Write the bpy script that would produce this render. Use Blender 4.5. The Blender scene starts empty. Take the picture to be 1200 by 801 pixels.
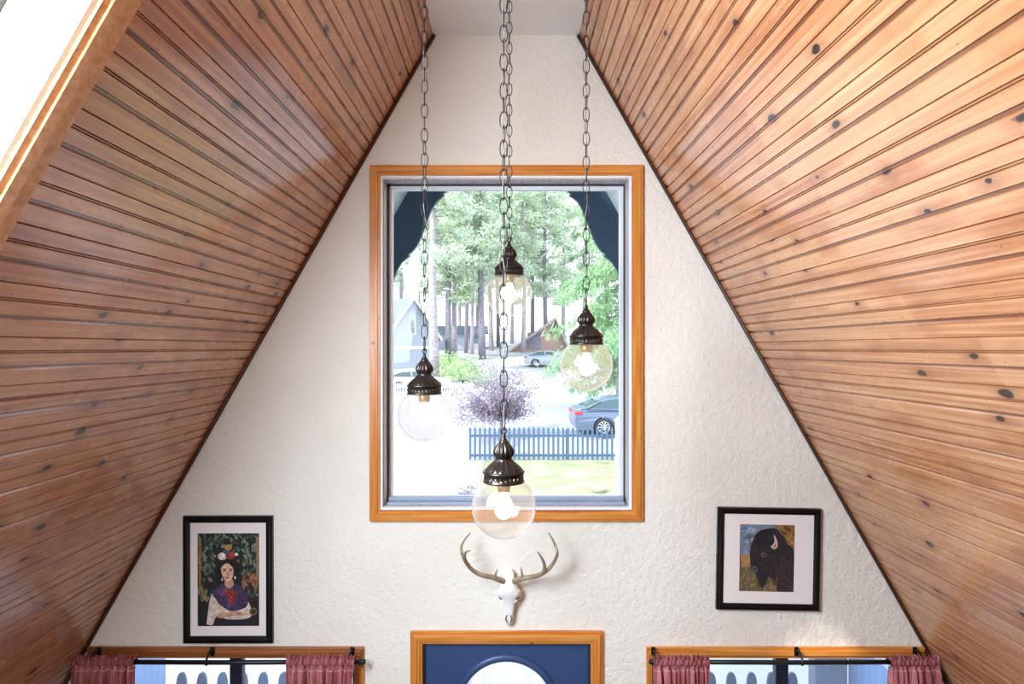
import bpy, bmesh, math, random
from mathutils import Vector, Matrix
from mathutils.geometry import tessellate_polygon

random.seed(7)
PI = math.pi
SC = bpy.context.scene
COL = SC.collection

# ------------------------------------------------------------------ frame of reference
F = 700.0            # focal length in pixels of a 1200 px wide frame
D = 3.35             # camera to gable wall
S = F / D            # pixels per metre on the wall
CAMX, CAMZ = 0.019, 3.696
PX, PY = 597.0, 407.0   # principal point


def at(px, py, d):
    return Vector((CAMX + (px - PX) * d / F, d - D, CAMZ - (py - PY) * d / F))


def wx(px, d=D):
    return CAMX + (px - PX) * d / F


def wz(py, d=D):
    return CAMZ - (py - PY) * d / F


ZC = 5.447           # flat strip of ceiling
TAN = 0.5683


def half(z):         # half width of the room at height z
    return 0.409 + TAN * (ZC - z)


# ------------------------------------------------------------------ materials
def srgb(r, g, b):
    def c(v):
        v /= 255.0
        return v / 12.92 if v <= 0.04045 else ((v + 0.055) / 1.055) ** 2.4
    return (c(r), c(g), c(b), 1.0)


class NT:
    def __init__(self, name):
        self.m = bpy.data.materials.new(name)
        self.m.use_nodes = True
        self.t = self.m.node_tree
        self.t.nodes.clear()
        self.out = self.n('ShaderNodeOutputMaterial')

    def n(self, typ, **kw):
        nd = self.t.nodes.new(typ)
        for k, v in kw.items():
            setattr(nd, k, v)
        return nd

    def l(self, a, b):
        self.t.links.new(a, b)

    def val(self, sock, v):
        if hasattr(v, 'is_output'):
            self.l(v, sock)
        else:
            sock.default_value = v

    def math(self, op, a, b=0.0, c=0.0, clamp=False):
        nd = self.n('ShaderNodeMath', operation=op, use_clamp=clamp)
        self.val(nd.inputs[0], a)
        self.val(nd.inputs[1], b)
        self.val(nd.inputs[2], c)
        return nd.outputs[0]

    def mix(self, f, a, b, blend='MIX'):
        nd = self.n('ShaderNodeMix', data_type='RGBA', blend_type=blend)
        self.val(nd.inputs[0], f)
        self.val(nd.inputs[6], a)
        self.val(nd.inputs[7], b)
        return nd.outputs[2]

    def ramp(self, f, stops):
        nd = self.n('ShaderNodeValToRGB')
        e = nd.color_ramp.elements
        while len(e) < len(stops):
            e.new(0.5)
        for el, (p, c) in zip(e, stops):
            el.position = p
            el.color = c
        self.l(f, nd.inputs[0])
        return nd.outputs[0]

    def noise(self, vec, scale, detail=3, rough=0.5):
        nd = self.n('ShaderNodeTexNoise')
        if vec is not None:
            self.l(vec, nd.inputs['Vector'])
        nd.inputs['Scale'].default_value = scale
        nd.inputs['Detail'].default_value = detail
        nd.inputs['Roughness'].default_value = rough
        return nd.outputs[0]

    def comb(self, x, y, z=0.0):
        nd = self.n('ShaderNodeCombineXYZ')
        for i, v in enumerate((x, y, z)):
            self.val(nd.inputs[i], v)
        return nd.outputs[0]

    def bsdf(self, col, rough=0.5, metal=0.0, bump=None, bstr=0.2, bdist=0.01, spec=0.5, emit=None, estr=0.0):
        p = self.n('ShaderNodeBsdfPrincipled')
        self.val(p.inputs['Base Color'], col)
        self.val(p.inputs['Roughness'], rough)
        p.inputs['Metallic'].default_value = metal
        p.inputs['Specular IOR Level'].default_value = spec
        if emit:
            p.inputs['Emission Color'].default_value = emit
            p.inputs['Emission Strength'].default_value = estr
        if bump is not None:
            b = self.n('ShaderNodeBump')
            b.inputs['Strength'].default_value = bstr
            b.inputs['Distance'].default_value = bdist
            self.l(bump, b.inputs['Height'])
            self.l(b.outputs[0], p.inputs['Normal'])
        self.l(p.outputs[0], self.out.inputs[0])
        return p


def objco(t):
    return t.n('ShaderNodeTexCoord').outputs['Object']


def m_plain(name, col, rough=0.5, metal=0.0, var=0.12, scale=8.0, spec=0.5, bstr=0.0):
    t = NT(name)
    co = objco(t)
    nz = t.noise(co, scale, 4)
    dark = tuple(c * (1 - var) for c in col[:3]) + (1,)
    lite = tuple(min(1, c * (1 + var)) for c in col[:3]) + (1,)
    c = t.ramp(nz, [(0.3, dark), (0.7, lite)])
    t.bsdf(c, rough, metal, bump=nz if bstr else None, bstr=bstr, spec=spec)
    return t.m


def m_slope():
    t = NT('pine_boarding')
    uv = t.n('ShaderNodeUVMap').outputs[0]
    sp = t.n('ShaderNodeSeparateXYZ')
    t.l(uv, sp.inputs[0])
    u, v = sp.outputs[0], sp.outputs[1]
    idx = t.math('FLOOR', t.math('DIVIDE', v, 0.165))
    wn = t.n('ShaderNodeTexWhiteNoise', noise_dimensions='1D')
    t.l(idx, wn.inputs['W'])
    rnd = wn.outputs[0]
    # butt joints along a course: boards of about 2.6 m, each with its own tone
    seg = t.math('FLOOR', t.math('DIVIDE', t.math('ADD', u, t.math('MULTIPLY', rnd, 9.0)), 2.6))
    wn2 = t.n('ShaderNodeTexWhiteNoise', noise_dimensions='2D')
    t.l(t.comb(idx, seg), wn2.inputs['Vector'])
    tone = wn2.outputs[0]
    uu = t.math('ADD', u, t.math('MULTIPLY', rnd, 37.0))
    warp = t.noise(t.comb(t.math('MULTIPLY', uu, 1.6), t.math('MULTIPLY', v, 9.0)), 1.0, 2)
    gv = t.comb(t.math('MULTIPLY', uu, 1.2), t.math('ADD', t.math('MULTIPLY', v, 55.0), t.math('MULTIPLY', warp, 1.1)))
    grain = t.noise(gv, 1.0, 4, 0.6)
    mott = t.noise(t.comb(t.math('MULTIPLY', uu, 3.4), t.math('MULTIPLY', v, 7.0)), 1.0, 3)
    base = t.ramp(grain, [(0.32, srgb(144, 81, 44)), (0.5, srgb(184, 120, 76)), (0.68, srgb(209, 154, 110))])
    base = t.mix(t.math('MULTIPLY', tone, 0.5), base, srgb(212, 162, 116))
    mk = t.math('MULTIPLY', t.math('SUBTRACT', mott, 0.52, clamp=True), 3.4, clamp=True)
    base = t.mix(mk, base, srgb(150, 84, 42))
    # streaks around knots and the knots themselves
    vo = t.n('ShaderNodeTexVoronoi', voronoi_dimensions='2D', feature='F1')
    t.l(t.comb(t.math('MULTIPLY', uu, 2.7), t.math('MULTIPLY', v, 4.6)), vo.inputs['Vector'])
    vo.inputs['Scale'].default_value = 1.0
    sc = t.n('ShaderNodeSeparateColor')
    t.l(vo.outputs['Color'], sc.inputs[0])
    keep = t.math('GREATER_THAN', sc.outputs[0], 0.42)
    wob = t.noise(t.comb(t.math('MULTIPLY', uu, 30.0), t.math('MULTIPLY', v, 30.0)), 1.0, 2)
    dist = t.math('ADD', vo.outputs['Distance'], t.math('MULTIPLY', t.math('SUBTRACT', wob, 0.5), 0.07))
    rad = t.math('ADD', 0.03, t.math('MULTIPLY', sc.outputs[1], 0.055))
    kn = t.math('MULTIPLY', t.math('SUBTRACT', 1.0, t.math('SMOOTH_MAX', t.math('DIVIDE', dist, rad), 0.45, 0.1), clamp=True), 3.2, clamp=True)
    halo = t.math('SUBTRACT', 1.0, t.math('DIVIDE', dist, 0.2), clamp=True)
    base = t.mix(t.math('MULTIPLY', t.math('MULTIPLY', halo, keep), 0.55), base, srgb(112, 56, 28))
    base = t.mix(t.math('MULTIPLY', kn, keep), base, srgb(46, 24, 16))
    # nail heads
    vn = t.n('ShaderNodeTexVoronoi', voronoi_dimensions='2D', feature='F1')
    t.l(t.comb(t.math('MULTIPLY', uu, 2.4), t.math('MULTIPLY', v, 6.06)), vn.inputs['Vector'])
    vn.inputs['Scale'].default_value = 1.0
    nail = t.math('LESS_THAN', vn.outputs['Distance'], 0.011)
    base = t.mix(t.math('MULTIPLY', nail, 0.7), base, srgb(44, 26, 20))
    # stain gathered in the grooves of the profile
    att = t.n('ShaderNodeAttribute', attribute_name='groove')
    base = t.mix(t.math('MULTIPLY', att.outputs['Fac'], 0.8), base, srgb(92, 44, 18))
    rg = t.math('ADD', 0.2, t.math('MULTIPLY', mott, 0.16))
    p = t.bsdf(base, rg, bump=grain, bstr=0.03, bdist=0.003, spec=0.5)
    p.inputs['Coat Weight'].default_value = 0.6
    p.inputs['Coat Roughness'].default_value = 0.14
    p.inputs['Coat IOR'].default_value = 1.5
    return t.m


def m_trimwood(name, c0, c1, c2, axis='x', rough=0.38):
    t = NT(name)
    co = objco(t)
    sp = t.n('ShaderNodeSeparateXYZ')
    t.l(co, sp.inputs[0])
    x, y, z = sp.outputs
    if axis == 'x':
        v = t.comb(t.math('MULTIPLY', x, 2.0), t.math('MULTIPLY', y, 40.0), t.math('MULTIPLY', z, 60.0))
    else:
        v = t.comb(t.math('MULTIPLY', x, 60.0), t.math('MULTIPLY', y, 40.0), t.math('MULTIPLY', z, 2.0))
    g = t.noise(v, 1.0, 3, 0.55)
    c = t.ramp(g, [(0.3, c0), (0.5, c1), (0.72, c2)])
    kn = t.n('ShaderNodeTexVoronoi', feature='F1')
    t.l(co, kn.inputs['Vector'])
    kn.inputs['Scale'].default_value = 5.0
    k = t.math('LESS_THAN', kn.outputs['Distance'], 0.05)
    c = t.mix(t.math('MULTIPLY', k, 0.7), c, srgb(90, 45, 20))
    t.bsdf(c, rough, bump=g, bstr=0.1, bdist=0.003)
    return t.m


def m_plaster():
    t = NT('textured_plaster')
    co = objco(t)
    a = t.noise(co, 26.0, 5, 0.6)
    b = t.noise(co, 90.0, 3, 0.6)
    h = t.math('ADD', a, t.math('MULTIPLY', b, 0.35))
    big = t.noise(co, 1.6, 2)
    c = t.ramp(big, [(0.35, srgb(231, 223, 210)), (0.7, srgb(238, 231, 219))])
    t.bsdf(c, 0.75, bump=h, bstr=0.8, bdist=0.012, spec=0.25)
    return t.m


def m_glass(name, tint=(1, 1, 1, 1), dust=0.05, dustcol=(1, 1, 1, 1), rough=0.01, smear=False, f0=0.04, trans=True):
    t = NT(name)
    tr = t.n('ShaderNodeBsdfTransparent')
    tr.inputs[0].default_value = tint
    gl = t.n('ShaderNodeBsdfGlossy')
    gl.inputs['Roughness'].default_value = rough
    lw = t.n('ShaderNodeLayerWeight')
    lw.inputs[0].default_value = 0.5
    fr = t.math('MULTIPLY_ADD', t.math('POWER', lw.outputs['Facing'], 5.0), 1.0 - f0, f0)
    mx = t.n('ShaderNodeMixShader')
    t.l(fr, mx.inputs[0])
    t.l(tr.outputs[0], mx.inputs[1])
    t.l(gl.outputs[0], mx.inputs[2])
    tl = t.n('ShaderNodeBsdfTranslucent' if trans else 'ShaderNodeBsdfDiffuse')
    tl.inputs[0].default_value = dustcol
    m2 = t.n('ShaderNodeMixShader')
    if smear:
        co = objco(t)
        mp = t.n('ShaderNodeMapping')
        mp.inputs['Scale'].default_value = (9, 9, 2.5)
        mp.inputs['Rotation'].default_value = (0, 0.5, 0)
        t.l(co, mp.inputs[0])
        nz = t.noise(mp.outputs[0], 1.0, 5, 0.65)
        f = t.math('MULTIPLY_ADD', t.math('SUBTRACT', nz, 0.45, clamp=True), dust * 2.2, dust * 0.8)
        t.l(f, m2.inputs[0])
    else:
        m2.inputs[0].default_value = dust
    t.l(mx.outputs[0], m2.inputs[1])
    t.l(tl.outputs[0], m2.inputs[2])
    t.l(m2.outputs[0], t.out.inputs[0])
    return t.m


def m_leaf(name, ca, cb, cc):
    t = NT(name)
    co = objco(t)
    nz = t.noise(co, 1.3, 3)
    nw = t.noise(co, 9.0, 2)
    f = t.math('ADD', t.math('MULTIPLY', nz, 0.55), t.math('MULTIPLY', nw, 0.45))
    c = t.ramp(f, [(0.35, ca), (0.5, cb), (0.65, cc)])
    d = t.n('ShaderNodeBsdfDiffuse')
    t.l(c, d.inputs[0])
    tl = t.n('ShaderNodeBsdfTranslucent')
    t.l(c, tl.inputs[0])
    mx = t.n('ShaderNodeMixShader')
    mx.inputs[0].default_value = 0.4
    t.l(d.outputs[0], mx.inputs[1])
    t.l(tl.outputs[0], mx.inputs[2])
    t.l(mx.outputs[0], t.out.inputs[0])
    return t.m


def m_emit(name, col, s):
    t = NT(name)
    e = t.n('ShaderNodeEmission')
    e.inputs[0].default_value = col
    e.inputs[1].default_value = s
    t.l(e.outputs[0], t.out.inputs[0])
    return t.m


def m_curtain():
    t = NT('rose_plaid_cloth')
    uv = t.n('ShaderNodeUVMap').outputs[0]
    sp = t.n('ShaderNodeSeparateXYZ')
    t.l(uv, sp.inputs[0])
    u, v = sp.outputs[0], sp.outputs[1]

    def line(c, period, w, off=0.0):
        fr = t.math('FRACT', t.math('DIVIDE', t.math('ADD', c, off), period))
        return t.math('LESS_THAN', t.math('ABSOLUTE', t.math('SUBTRACT', fr, 0.5)), w)
    weave = t.noise(uv, 160.0, 2)
    big = t.noise(uv, 6.0, 3)
    c = t.ramp(big, [(0.3, srgb(186, 104, 108)), (0.7, srgb(214, 140, 140))])
    c = t.mix(t.math('MULTIPLY', line(u, 0.075, 0.16), 0.35), c, srgb(120, 48, 56))
    c = t.mix(t.math('MULTIPLY', line(v, 0.16, 0.2), 0.3), c, srgb(120, 48, 56))
    l1 = t.math('MAXIMUM', line(u, 0.15, 0.012), line(v, 0.21, 0.010, 0.05))
    c = t.mix(t.math('MULTIPLY', l1, 0.6), c, srgb(240, 215, 205))
    d = t.n('ShaderNodeBsdfDiffuse')
    t.l(c, d.inputs[0])
    tl = t.n('ShaderNodeBsdfTranslucent')
    t.l(c, tl.inputs[0])
    b = t.n('ShaderNodeBump')
    b.inputs['Strength'].default_value = 0.15
    t.l(weave, b.inputs['Height'])
    t.l(b.outputs[0], d.inputs['Normal'])
    mx = t.n('ShaderNodeMixShader')
    mx.inputs[0].default_value = 0.3
    t.l(d.outputs[0], mx.inputs[1])
    t.l(tl.outputs[0], mx.inputs[2])
    t.l(mx.outputs[0], t.out.inputs[0])
    return t.m


def m_siding(name, col, pitch, axis=2, depth=0.6):
    t = NT(name)
    co = objco(t)
    sp = t.n('ShaderNodeSeparateXYZ')
    t.l(co, sp.inputs[0])
    fr = t.math('FRACT', t.math('DIVIDE', sp.outputs[axis], pitch))
    ln = t.math('LESS_THAN', fr, 0.12)
    nz = t.noise(co, 4.0, 3)
    c = t.ramp(nz, [(0.3, tuple(x * 0.92 for x in col[:3]) + (1,)), (0.7, col)])
    c = t.mix(t.math('MULTIPLY', ln, depth), c, tuple(x * 0.45 for x in col[:3]) + (1,))
    t.bsdf(c, 0.7, bump=fr, bstr=0.3)
    return t.m


def m_ground(name, a, b, c, sc=1.2):
    t = NT(name)
    co = objco(t)
    f = t.math('ADD', t.math('MULTIPLY', t.noise(co, sc, 4), 0.6), t.math('MULTIPLY', t.noise(co, sc * 14, 4), 0.4))
    col = t.ramp(f, [(0.35, a), (0.5, b), (0.62, c)])
    t.bsdf(col, 0.9, bump=f, bstr=0.4, bdist=0.03, spec=0.2)
    return t.m


M = {}
M['slope'] = m_slope()
M['plaster'] = m_plaster()
M['ceil'] = m_plain('white_ceiling_paint', srgb(238, 236, 232), 0.8, var=0.02)
M['trim'] = m_trimwood('honey_pine_trim_across', srgb(176, 98, 30), srgb(205, 128, 50), srgb(222, 156, 84), 'x')
M['trimv'] = m_trimwood('honey_pine_trim_upright', srgb(176, 98, 30), srgb(205, 128, 50), srgb(222, 156, 84), 'z')
M['trimd'] = m_trimwood('brown_pine_trim', srgb(120, 66, 30), srgb(150, 88, 44), srgb(172, 108, 60), 'x')
M['peach'] = m_trimwood('light_pine_trim', srgb(196, 138, 86), srgb(212, 156, 104), srgb(224, 174, 126), 'x')
M['palepine'] = m_trimwood('bare_pale_pine', srgb(206, 186, 154), srgb(216, 198, 168), srgb(226, 212, 186), 'z', 0.6)
M['edge'] = m_plain('dark_edge_moulding', srgb(70, 38, 24), 0.5)
M['jamb'] = m_trimwood('weathered_grey_jamb', srgb(150, 138, 134), srgb(176, 164, 160), srgb(196, 186, 180), 'z', 0.6)
M['paint'] = m_plain('white_paint', srgb(236, 236, 238), 0.5, var=0.03)
M['sashgrey'] = m_plain('grey_blue_sash_paint', srgb(150, 160, 178), 0.5, var=0.08)
M['seal'] = m_plain('dark_glazing_seal', srgb(38, 40, 50), 0.5)
M['black'] = m_plain('black_iron', srgb(22, 22, 24), 0.4, 0.3)
M['blackframe'] = m_plain('black_frame_lacquer', srgb(12, 10, 12), 0.28, spec=0.3)
M['darksash'] = m_plain('dark_navy_sash', srgb(30, 36, 52), 0.4)
M['bronze'] = m_plain('antique_bronze', srgb(50, 44, 40), 0.3, 0.7, var=0.3, scale=30)
M['chain'] = m_plain('dark_bronze_chain', srgb(40, 37, 36), 0.42, 0.45, var=0.25, scale=30)
M['cord'] = m_plain('clear_grey_cord', srgb(128, 122, 116), 0.35)
M['globe'] = m_glass('clear_lustre_glass', (0.985, 0.98, 0.975, 1), 0.10, (1, 0.98, 0.95, 1), 0.07, f0=0.03)
M['pane'] = m_glass('dusty_window_glass', (0.97, 0.985, 1, 1), 0.008, (0.95, 0.98, 1, 1), 0.01, smear=True, f0=0.004)
M['pane2'] = m_glass('clear_window_glass', (0.97, 0.98, 1, 1), 0.05, (0.95, 0.98, 1, 1), 0.01)
M['artglass'] = m_glass('picture_glass', (1, 1, 1, 1), 0.0, rough=0.02)
M['frost'] = m_glass('frosted_swirl_glass', (0.9, 0.9, 0.9, 1), 0.6, (1, 1, 1, 1), 0.1, smear=True)
M['bulb'] = m_emit('glowing_bulb', (1.0, 0.84, 0.62, 1), 10.0)
M['socket'] = m_plain('brass_socket', srgb(160, 120, 70), 0.35, 0.8)
M['bone'] = m_plain('bleached_bone', srgb(246, 244, 240), 0.5, var=0.03, scale=14, bstr=0.2)
M['bone_shade'] = m_plain('bone_hollow_shade', srgb(130, 112, 92), 0.8, var=0.2)  # brown tone painted for shade inside the skull's hollows
M['antler'] = m_plain('polished_antler', srgb(150, 132, 108), 0.22, var=0.4, scale=14, spec=0.8)
M['navy'] = m_plain('navy_door_paint', srgb(48, 70, 110), 0.38, var=0.05, scale=3)
M['navyout'] = m_plain('navy_exterior_paint', srgb(8, 44, 72), 0.6, var=0.15, scale=6)
M['railing'] = m_plain('railing_navy_paint', srgb(40, 66, 104), 0.6, var=0.08)
M['slate'] = m_plain('slate_blue_paint', srgb(92, 112, 142), 0.6, var=0.08)
M['curtain'] = m_curtain()
M['mat'] = m_plain('cream_mount_board', srgb(238, 226, 222), 0.8, var=0.02)
M['floor'] = m_trimwood('floor_boards', srgb(70, 46, 30), srgb(84, 56, 36), srgb(96, 66, 44), 'x')
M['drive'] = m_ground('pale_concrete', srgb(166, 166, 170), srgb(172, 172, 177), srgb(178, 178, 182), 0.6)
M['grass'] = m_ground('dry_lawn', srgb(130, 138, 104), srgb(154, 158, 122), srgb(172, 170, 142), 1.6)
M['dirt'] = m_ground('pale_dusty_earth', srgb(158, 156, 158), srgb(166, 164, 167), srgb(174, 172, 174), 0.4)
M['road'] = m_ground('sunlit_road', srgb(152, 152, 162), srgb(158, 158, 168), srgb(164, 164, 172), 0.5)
M['fence'] = m_plain('blue_grey_fence_paint', srgb(72, 98, 128), 0.6, var=0.1)
M['fencew'] = m_plain('white_fence_paint', srgb(228, 228, 230), 0.6, var=0.04)
M['sideblue'] = m_siding('light_blue_boards', srgb(120, 160, 214), 0.09, 1, 0.3)
M['soffit'] = m_siding('pale_green_grey_soffit', srgb(190, 208, 204), 0.2, 2, 0.2)
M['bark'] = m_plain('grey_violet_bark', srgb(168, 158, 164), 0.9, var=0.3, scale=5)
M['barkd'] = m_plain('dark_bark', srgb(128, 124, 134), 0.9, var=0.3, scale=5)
M['pine1'] = m_leaf('pale_pine_needles', srgb(176, 196, 166), srgb(208, 220, 196), srgb(230, 236, 222))  # needle colours paled to stand for the hazy, overexposed outdoors
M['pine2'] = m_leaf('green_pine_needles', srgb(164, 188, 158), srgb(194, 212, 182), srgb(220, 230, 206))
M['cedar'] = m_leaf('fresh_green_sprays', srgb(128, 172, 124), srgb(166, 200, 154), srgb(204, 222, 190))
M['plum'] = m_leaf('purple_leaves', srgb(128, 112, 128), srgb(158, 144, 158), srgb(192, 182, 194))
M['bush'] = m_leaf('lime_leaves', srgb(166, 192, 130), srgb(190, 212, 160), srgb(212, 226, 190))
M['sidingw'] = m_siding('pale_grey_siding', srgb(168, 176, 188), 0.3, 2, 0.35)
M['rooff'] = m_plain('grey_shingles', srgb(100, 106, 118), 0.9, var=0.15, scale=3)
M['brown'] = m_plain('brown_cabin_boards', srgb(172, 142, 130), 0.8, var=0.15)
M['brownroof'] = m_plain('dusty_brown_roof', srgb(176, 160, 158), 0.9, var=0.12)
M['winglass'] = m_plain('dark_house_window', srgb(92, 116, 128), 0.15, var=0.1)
M['carsilver'] = m_plain('silver_blue_car_paint', srgb(112, 128, 152), 0.22, 0.35, var=0.03)
M['carwhite'] = m_plain('white_car_paint', srgb(225, 228, 232), 0.3, 0.0, var=0.02)
M['cargrey'] = m_plain('grey_car_paint', srgb(170, 176, 186), 0.3, 0.2, var=0.02)
M['carglass'] = m_plain('car_window_glass', srgb(70, 88, 96), 0.08, var=0.1)
M['tyre'] = m_plain('black_tyre_rubber', srgb(46, 48, 56), 0.8)
M['rim'] = m_plain('bright_alloy', srgb(206, 210, 216), 0.3, 0.5)
M['tail'] = m_plain('red_tail_lens', srgb(206, 60, 56), 0.25)
M['stone'] = m_plain('pale_stone', srgb(176, 166, 156), 0.9, var=0.2)


# ------------------------------------------------------------------ mesh helpers
class MB:
    def __init__(self):
        self.bm = bmesh.new()
        self.uv = None

    def box(self, x0, x1, y0, y1, z0, z1, mi=0, bev=0.0):
        b = bmesh.new()
        bmesh.ops.create_cube(b, size=1.0)
        for v in b.verts:
            v.co = Vector(((x0 + x1) / 2 + v.co.x * (x1 - x0), (y0 + y1) / 2 + v.co.y * (y1 - y0), (z0 + z1) / 2 + v.co.z * (z1 - z0)))
        if bev:
            bmesh.ops.bevel(b, geom=b.edges[:], offset=bev, segments=2, affect='EDGES', profile=0.5)
        self.merge(b, mi)
        return self

    def merge(self, b, mi=0, mat=None):
        vm = {}
        for v in b.verts:
            vm[v] = self.bm.verts.new(mat @ v.co if mat else v.co)
        for f in b.faces:
            try:
                nf = self.bm.faces.new([vm[v] for v in f.verts])
                nf.material_index = mi
                nf.smooth = f.smooth
            except ValueError:
                pass
        b.free()

    def face(self, pts, mi=0, smooth=False):
        f = self.bm.faces.new([self.bm.verts.new(p) for p in pts])
        f.material_index = mi
        f.smooth = smooth
        return f

    def grid(self, rows, closed_u=False, closed_v=False, mi=0, smooth=True):
        vs = [[self.bm.verts.new(p) for p in r] for r in rows]
        n, m = len(vs), len(vs[0])
        for i in range(n if closed_v else n - 1):
            for j in range(m if closed_u else m - 1):
                a, b = vs[i][j], vs[i][(j + 1) % m]
                c, d = vs[(i + 1) % n][(j + 1) % m], vs[(i + 1) % n][j]
                try:
                    f = self.bm.faces.new((a, b, c, d))
                    f.smooth = smooth
                    f.material_index = mi
                except ValueError:
                    pass
        return vs

    def tube(self, pts, rad, seg=8, closed=False, mi=0, caps=True):
        pts = [Vector(p) for p in pts]
        n = len(pts)
        if not hasattr(rad, '__len__'):
            rad = [rad] * n
        rows = []
        nrm = None
        for i, p in enumerate(pts):
            if closed:
                tg = pts[(i + 1) % n] - pts[i - 1]
            else:
                tg = pts[min(i + 1, n - 1)] - pts[max(i - 1, 0)]
            tg.normalize()
            if nrm is None:
                nrm = tg.orthogonal().normalized()
            nrm = (nrm - tg * nrm.dot(tg))
            if nrm.length < 1e-6:
                nrm = tg.orthogonal()
            nrm.normalize()
            bn = tg.cross(nrm)
            rows.append([p + (nrm * math.cos(2 * PI * k / seg) + bn * math.sin(2 * PI * k / seg)) * rad[i] for k in range(seg)])
        vs = self.grid(rows, closed_u=True, closed_v=closed, mi=mi)
        if not closed and caps:
            for r in (vs[0][::-1], vs[-1]):
                try:
                    f = self.bm.faces.new(r)
                    f.material_index = mi
                except ValueError:
                    pass
        return self

    def lathe(self, prof, seg=32, c=(0, 0, 0), mi=0, flute=None):
        cx, cy, cz = c
        rows = []
        for i, (r, z) in enumerate(prof):
            row = []
            for k in range(seg):
                a = 2 * PI * k / seg
                rr = r * (flute(i, a) if flute else 1.0)
                row.append((cx + rr * math.cos(a), cy + rr * math.sin(a), cz + z))
            rows.append(row)
        self.grid(rows, closed_u=True, mi=mi)
        return self

    def prism(self, poly, y0, y1, holes=(), mi=0, axis='y', smooth_side=False):
        """polygon given in (x, z), holes allowed, between two depths"""
        loops = [list(poly)] + [list(h) for h in holes]

        def P(p, d):
            if axis == 'y':
                return Vector((p[0], d, p[1]))
            if axis == 'x':
                return Vector((d, p[0], p[1]))
            return Vector((p[0], p[1], d))
        tris = tessellate_polygon([[Vector((p[0], p[1], 0)) for p in lp] for lp in loops])
        flat = [p for lp in loops for p in lp]
        A = [self.bm.verts.new(P(p, y0)) for p in flat]
        B = [self.bm.verts.new(P(p, y1)) for p in flat]
        for t in tris:
            for V in (A, B):
                try:
                    f = self.bm.faces.new([V[i] for i in t])
                    f.material_index = mi
                except ValueError:
                    pass
        k = 0
        for lp in loops:
            n = len(lp)
            for i in range(n):
                a, b = k + i, k + (i + 1) % n
                f = self.bm.faces.new((A[a], A[b], B[b], B[a]))
                f.material_index = mi
                f.smooth = smooth_side
            k += n
        return self

    def ring(self, x0, x1, z0, z1, w, y0, y1, mi=0, mv=None):
        """mitred rectangular frame, outer size given, w = width inwards"""
        o = [(x0, z0), (x1, z0), (x1, z1), (x0, z1)]
        i = [(x0 + w, z0 + w), (x1 - w, z0 + w), (x1 - w, z1 - w), (x0 + w, z1 - w)]
        for k in range(4):
            q = [o[k], o[(k + 1) % 4], i[(k + 1) % 4], i[k]]
            self.prism(q, y0, y1, mi=(mi if k % 2 == 0 else (mv if mv is not None else mi)))
        return self

    def build(self, name, mats, parent=None, loc=None, recalc=True):
        if recalc:
            bmesh.ops.recalc_face_normals(self.bm, faces=self.bm.faces[:])
        me = bpy.data.meshes.new(name)
        self.bm.to_mesh(me)
        self.bm.free()
        if not isinstance(mats, (list, tuple)):
            mats = [mats]
        for m in mats:
            me.materials.append(m)
        o = bpy.data.objects.new(name, me)
        COL.objects.link(o)
        if parent:
            o.parent = parent
        if loc:
            o.location = loc
        return o


def tag(o, label=None, cat=None, group=None, kind=None):
    if label:
        o['label'] = label
    if cat:
        o['category'] = cat
    if group:
        o['group'] = group
    if kind:
        o['kind'] = kind
    return o


def empty(name, loc=(0, 0, 0), rz=0.0):
    o = bpy.data.objects.new(name, None)
    o.empty_display_size = 0.1
    COL.objects.link(o)
    o.location = loc
    o.rotation_euler = (0, 0, rz)
    return o


def children(o):
    return [c for c in COL.objects if c.parent == o]


def copy_tree(o, parent=None):
    c = o.copy()
    COL.objects.link(c)
    c.parent = parent
    for ch in children(o):
        copy_tree(ch, c)
    return c


def smoothpath(pts, n=8):
    """Catmull-Rom through the points"""
    P = [Vector(p) for p in pts]
    P = [P[0] * 2 - P[1]] + P + [P[-1] * 2 - P[-2]]
    out = []
    for i in range(1, len(P) - 2):
        for k in range(n):
            t = k / n
            a, b, c, d = P[i - 1], P[i], P[i + 1], P[i + 2]
            out.append(0.5 * ((2 * b) + (c - a) * t + (2 * a - 5 * b + 4 * c - d) * t * t + (3 * b - a - 3 * c + d) * t ** 3))
    out.append(P[-2])
    return out


# ------------------------------------------------------------------ room shell
YB = -6.4            # back gable
WT = 0.16            # thickness of the gable wall

# openings of the gable wall: picture window, two low windows, the door
W1 = dict(x0=wx(446.5), x1=wx(739.5), z0=wz(596), z1=wz(207))
LWZ1 = wz(768)
W2 = dict(x0=-2.30, x1=wx(417), z0=0.85, z1=LWZ1)
W3 = dict(x0=wx(763), x1=2.30, z0=0.85, z1=LWZ1)
DR = dict(x0=wx(495), x1=wx(692), z0=0.0, z1=wz(751))


def rect(o):
    return [(o['x0'], o['z0']), (o['x1'], o['z0']), (o['x1'], o['z1']), (o['x0'], o['z1'])]


def trap(z0, z1, e=0.02):
    return [(-half(z0) - e, z0), (half(z0) + e, z0), (half(z1) + e, z1), (-half(z1) - e, z1)]


mb = MB()
door_hole = [(DR['x0'], 0.001), (DR['x1'], 0.001), (DR['x1'], DR['z1']), (DR['x0'], DR['z1'])]
mb.prism(trap(0.0, ZC), 0.0, WT, holes=[rect(W1), rect(W2), rect(W3), door_hole])
tag(mb.build('wall_front', M['plaster']), 'off-white textured plaster gable wall', 'wall', kind='structure')

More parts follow.
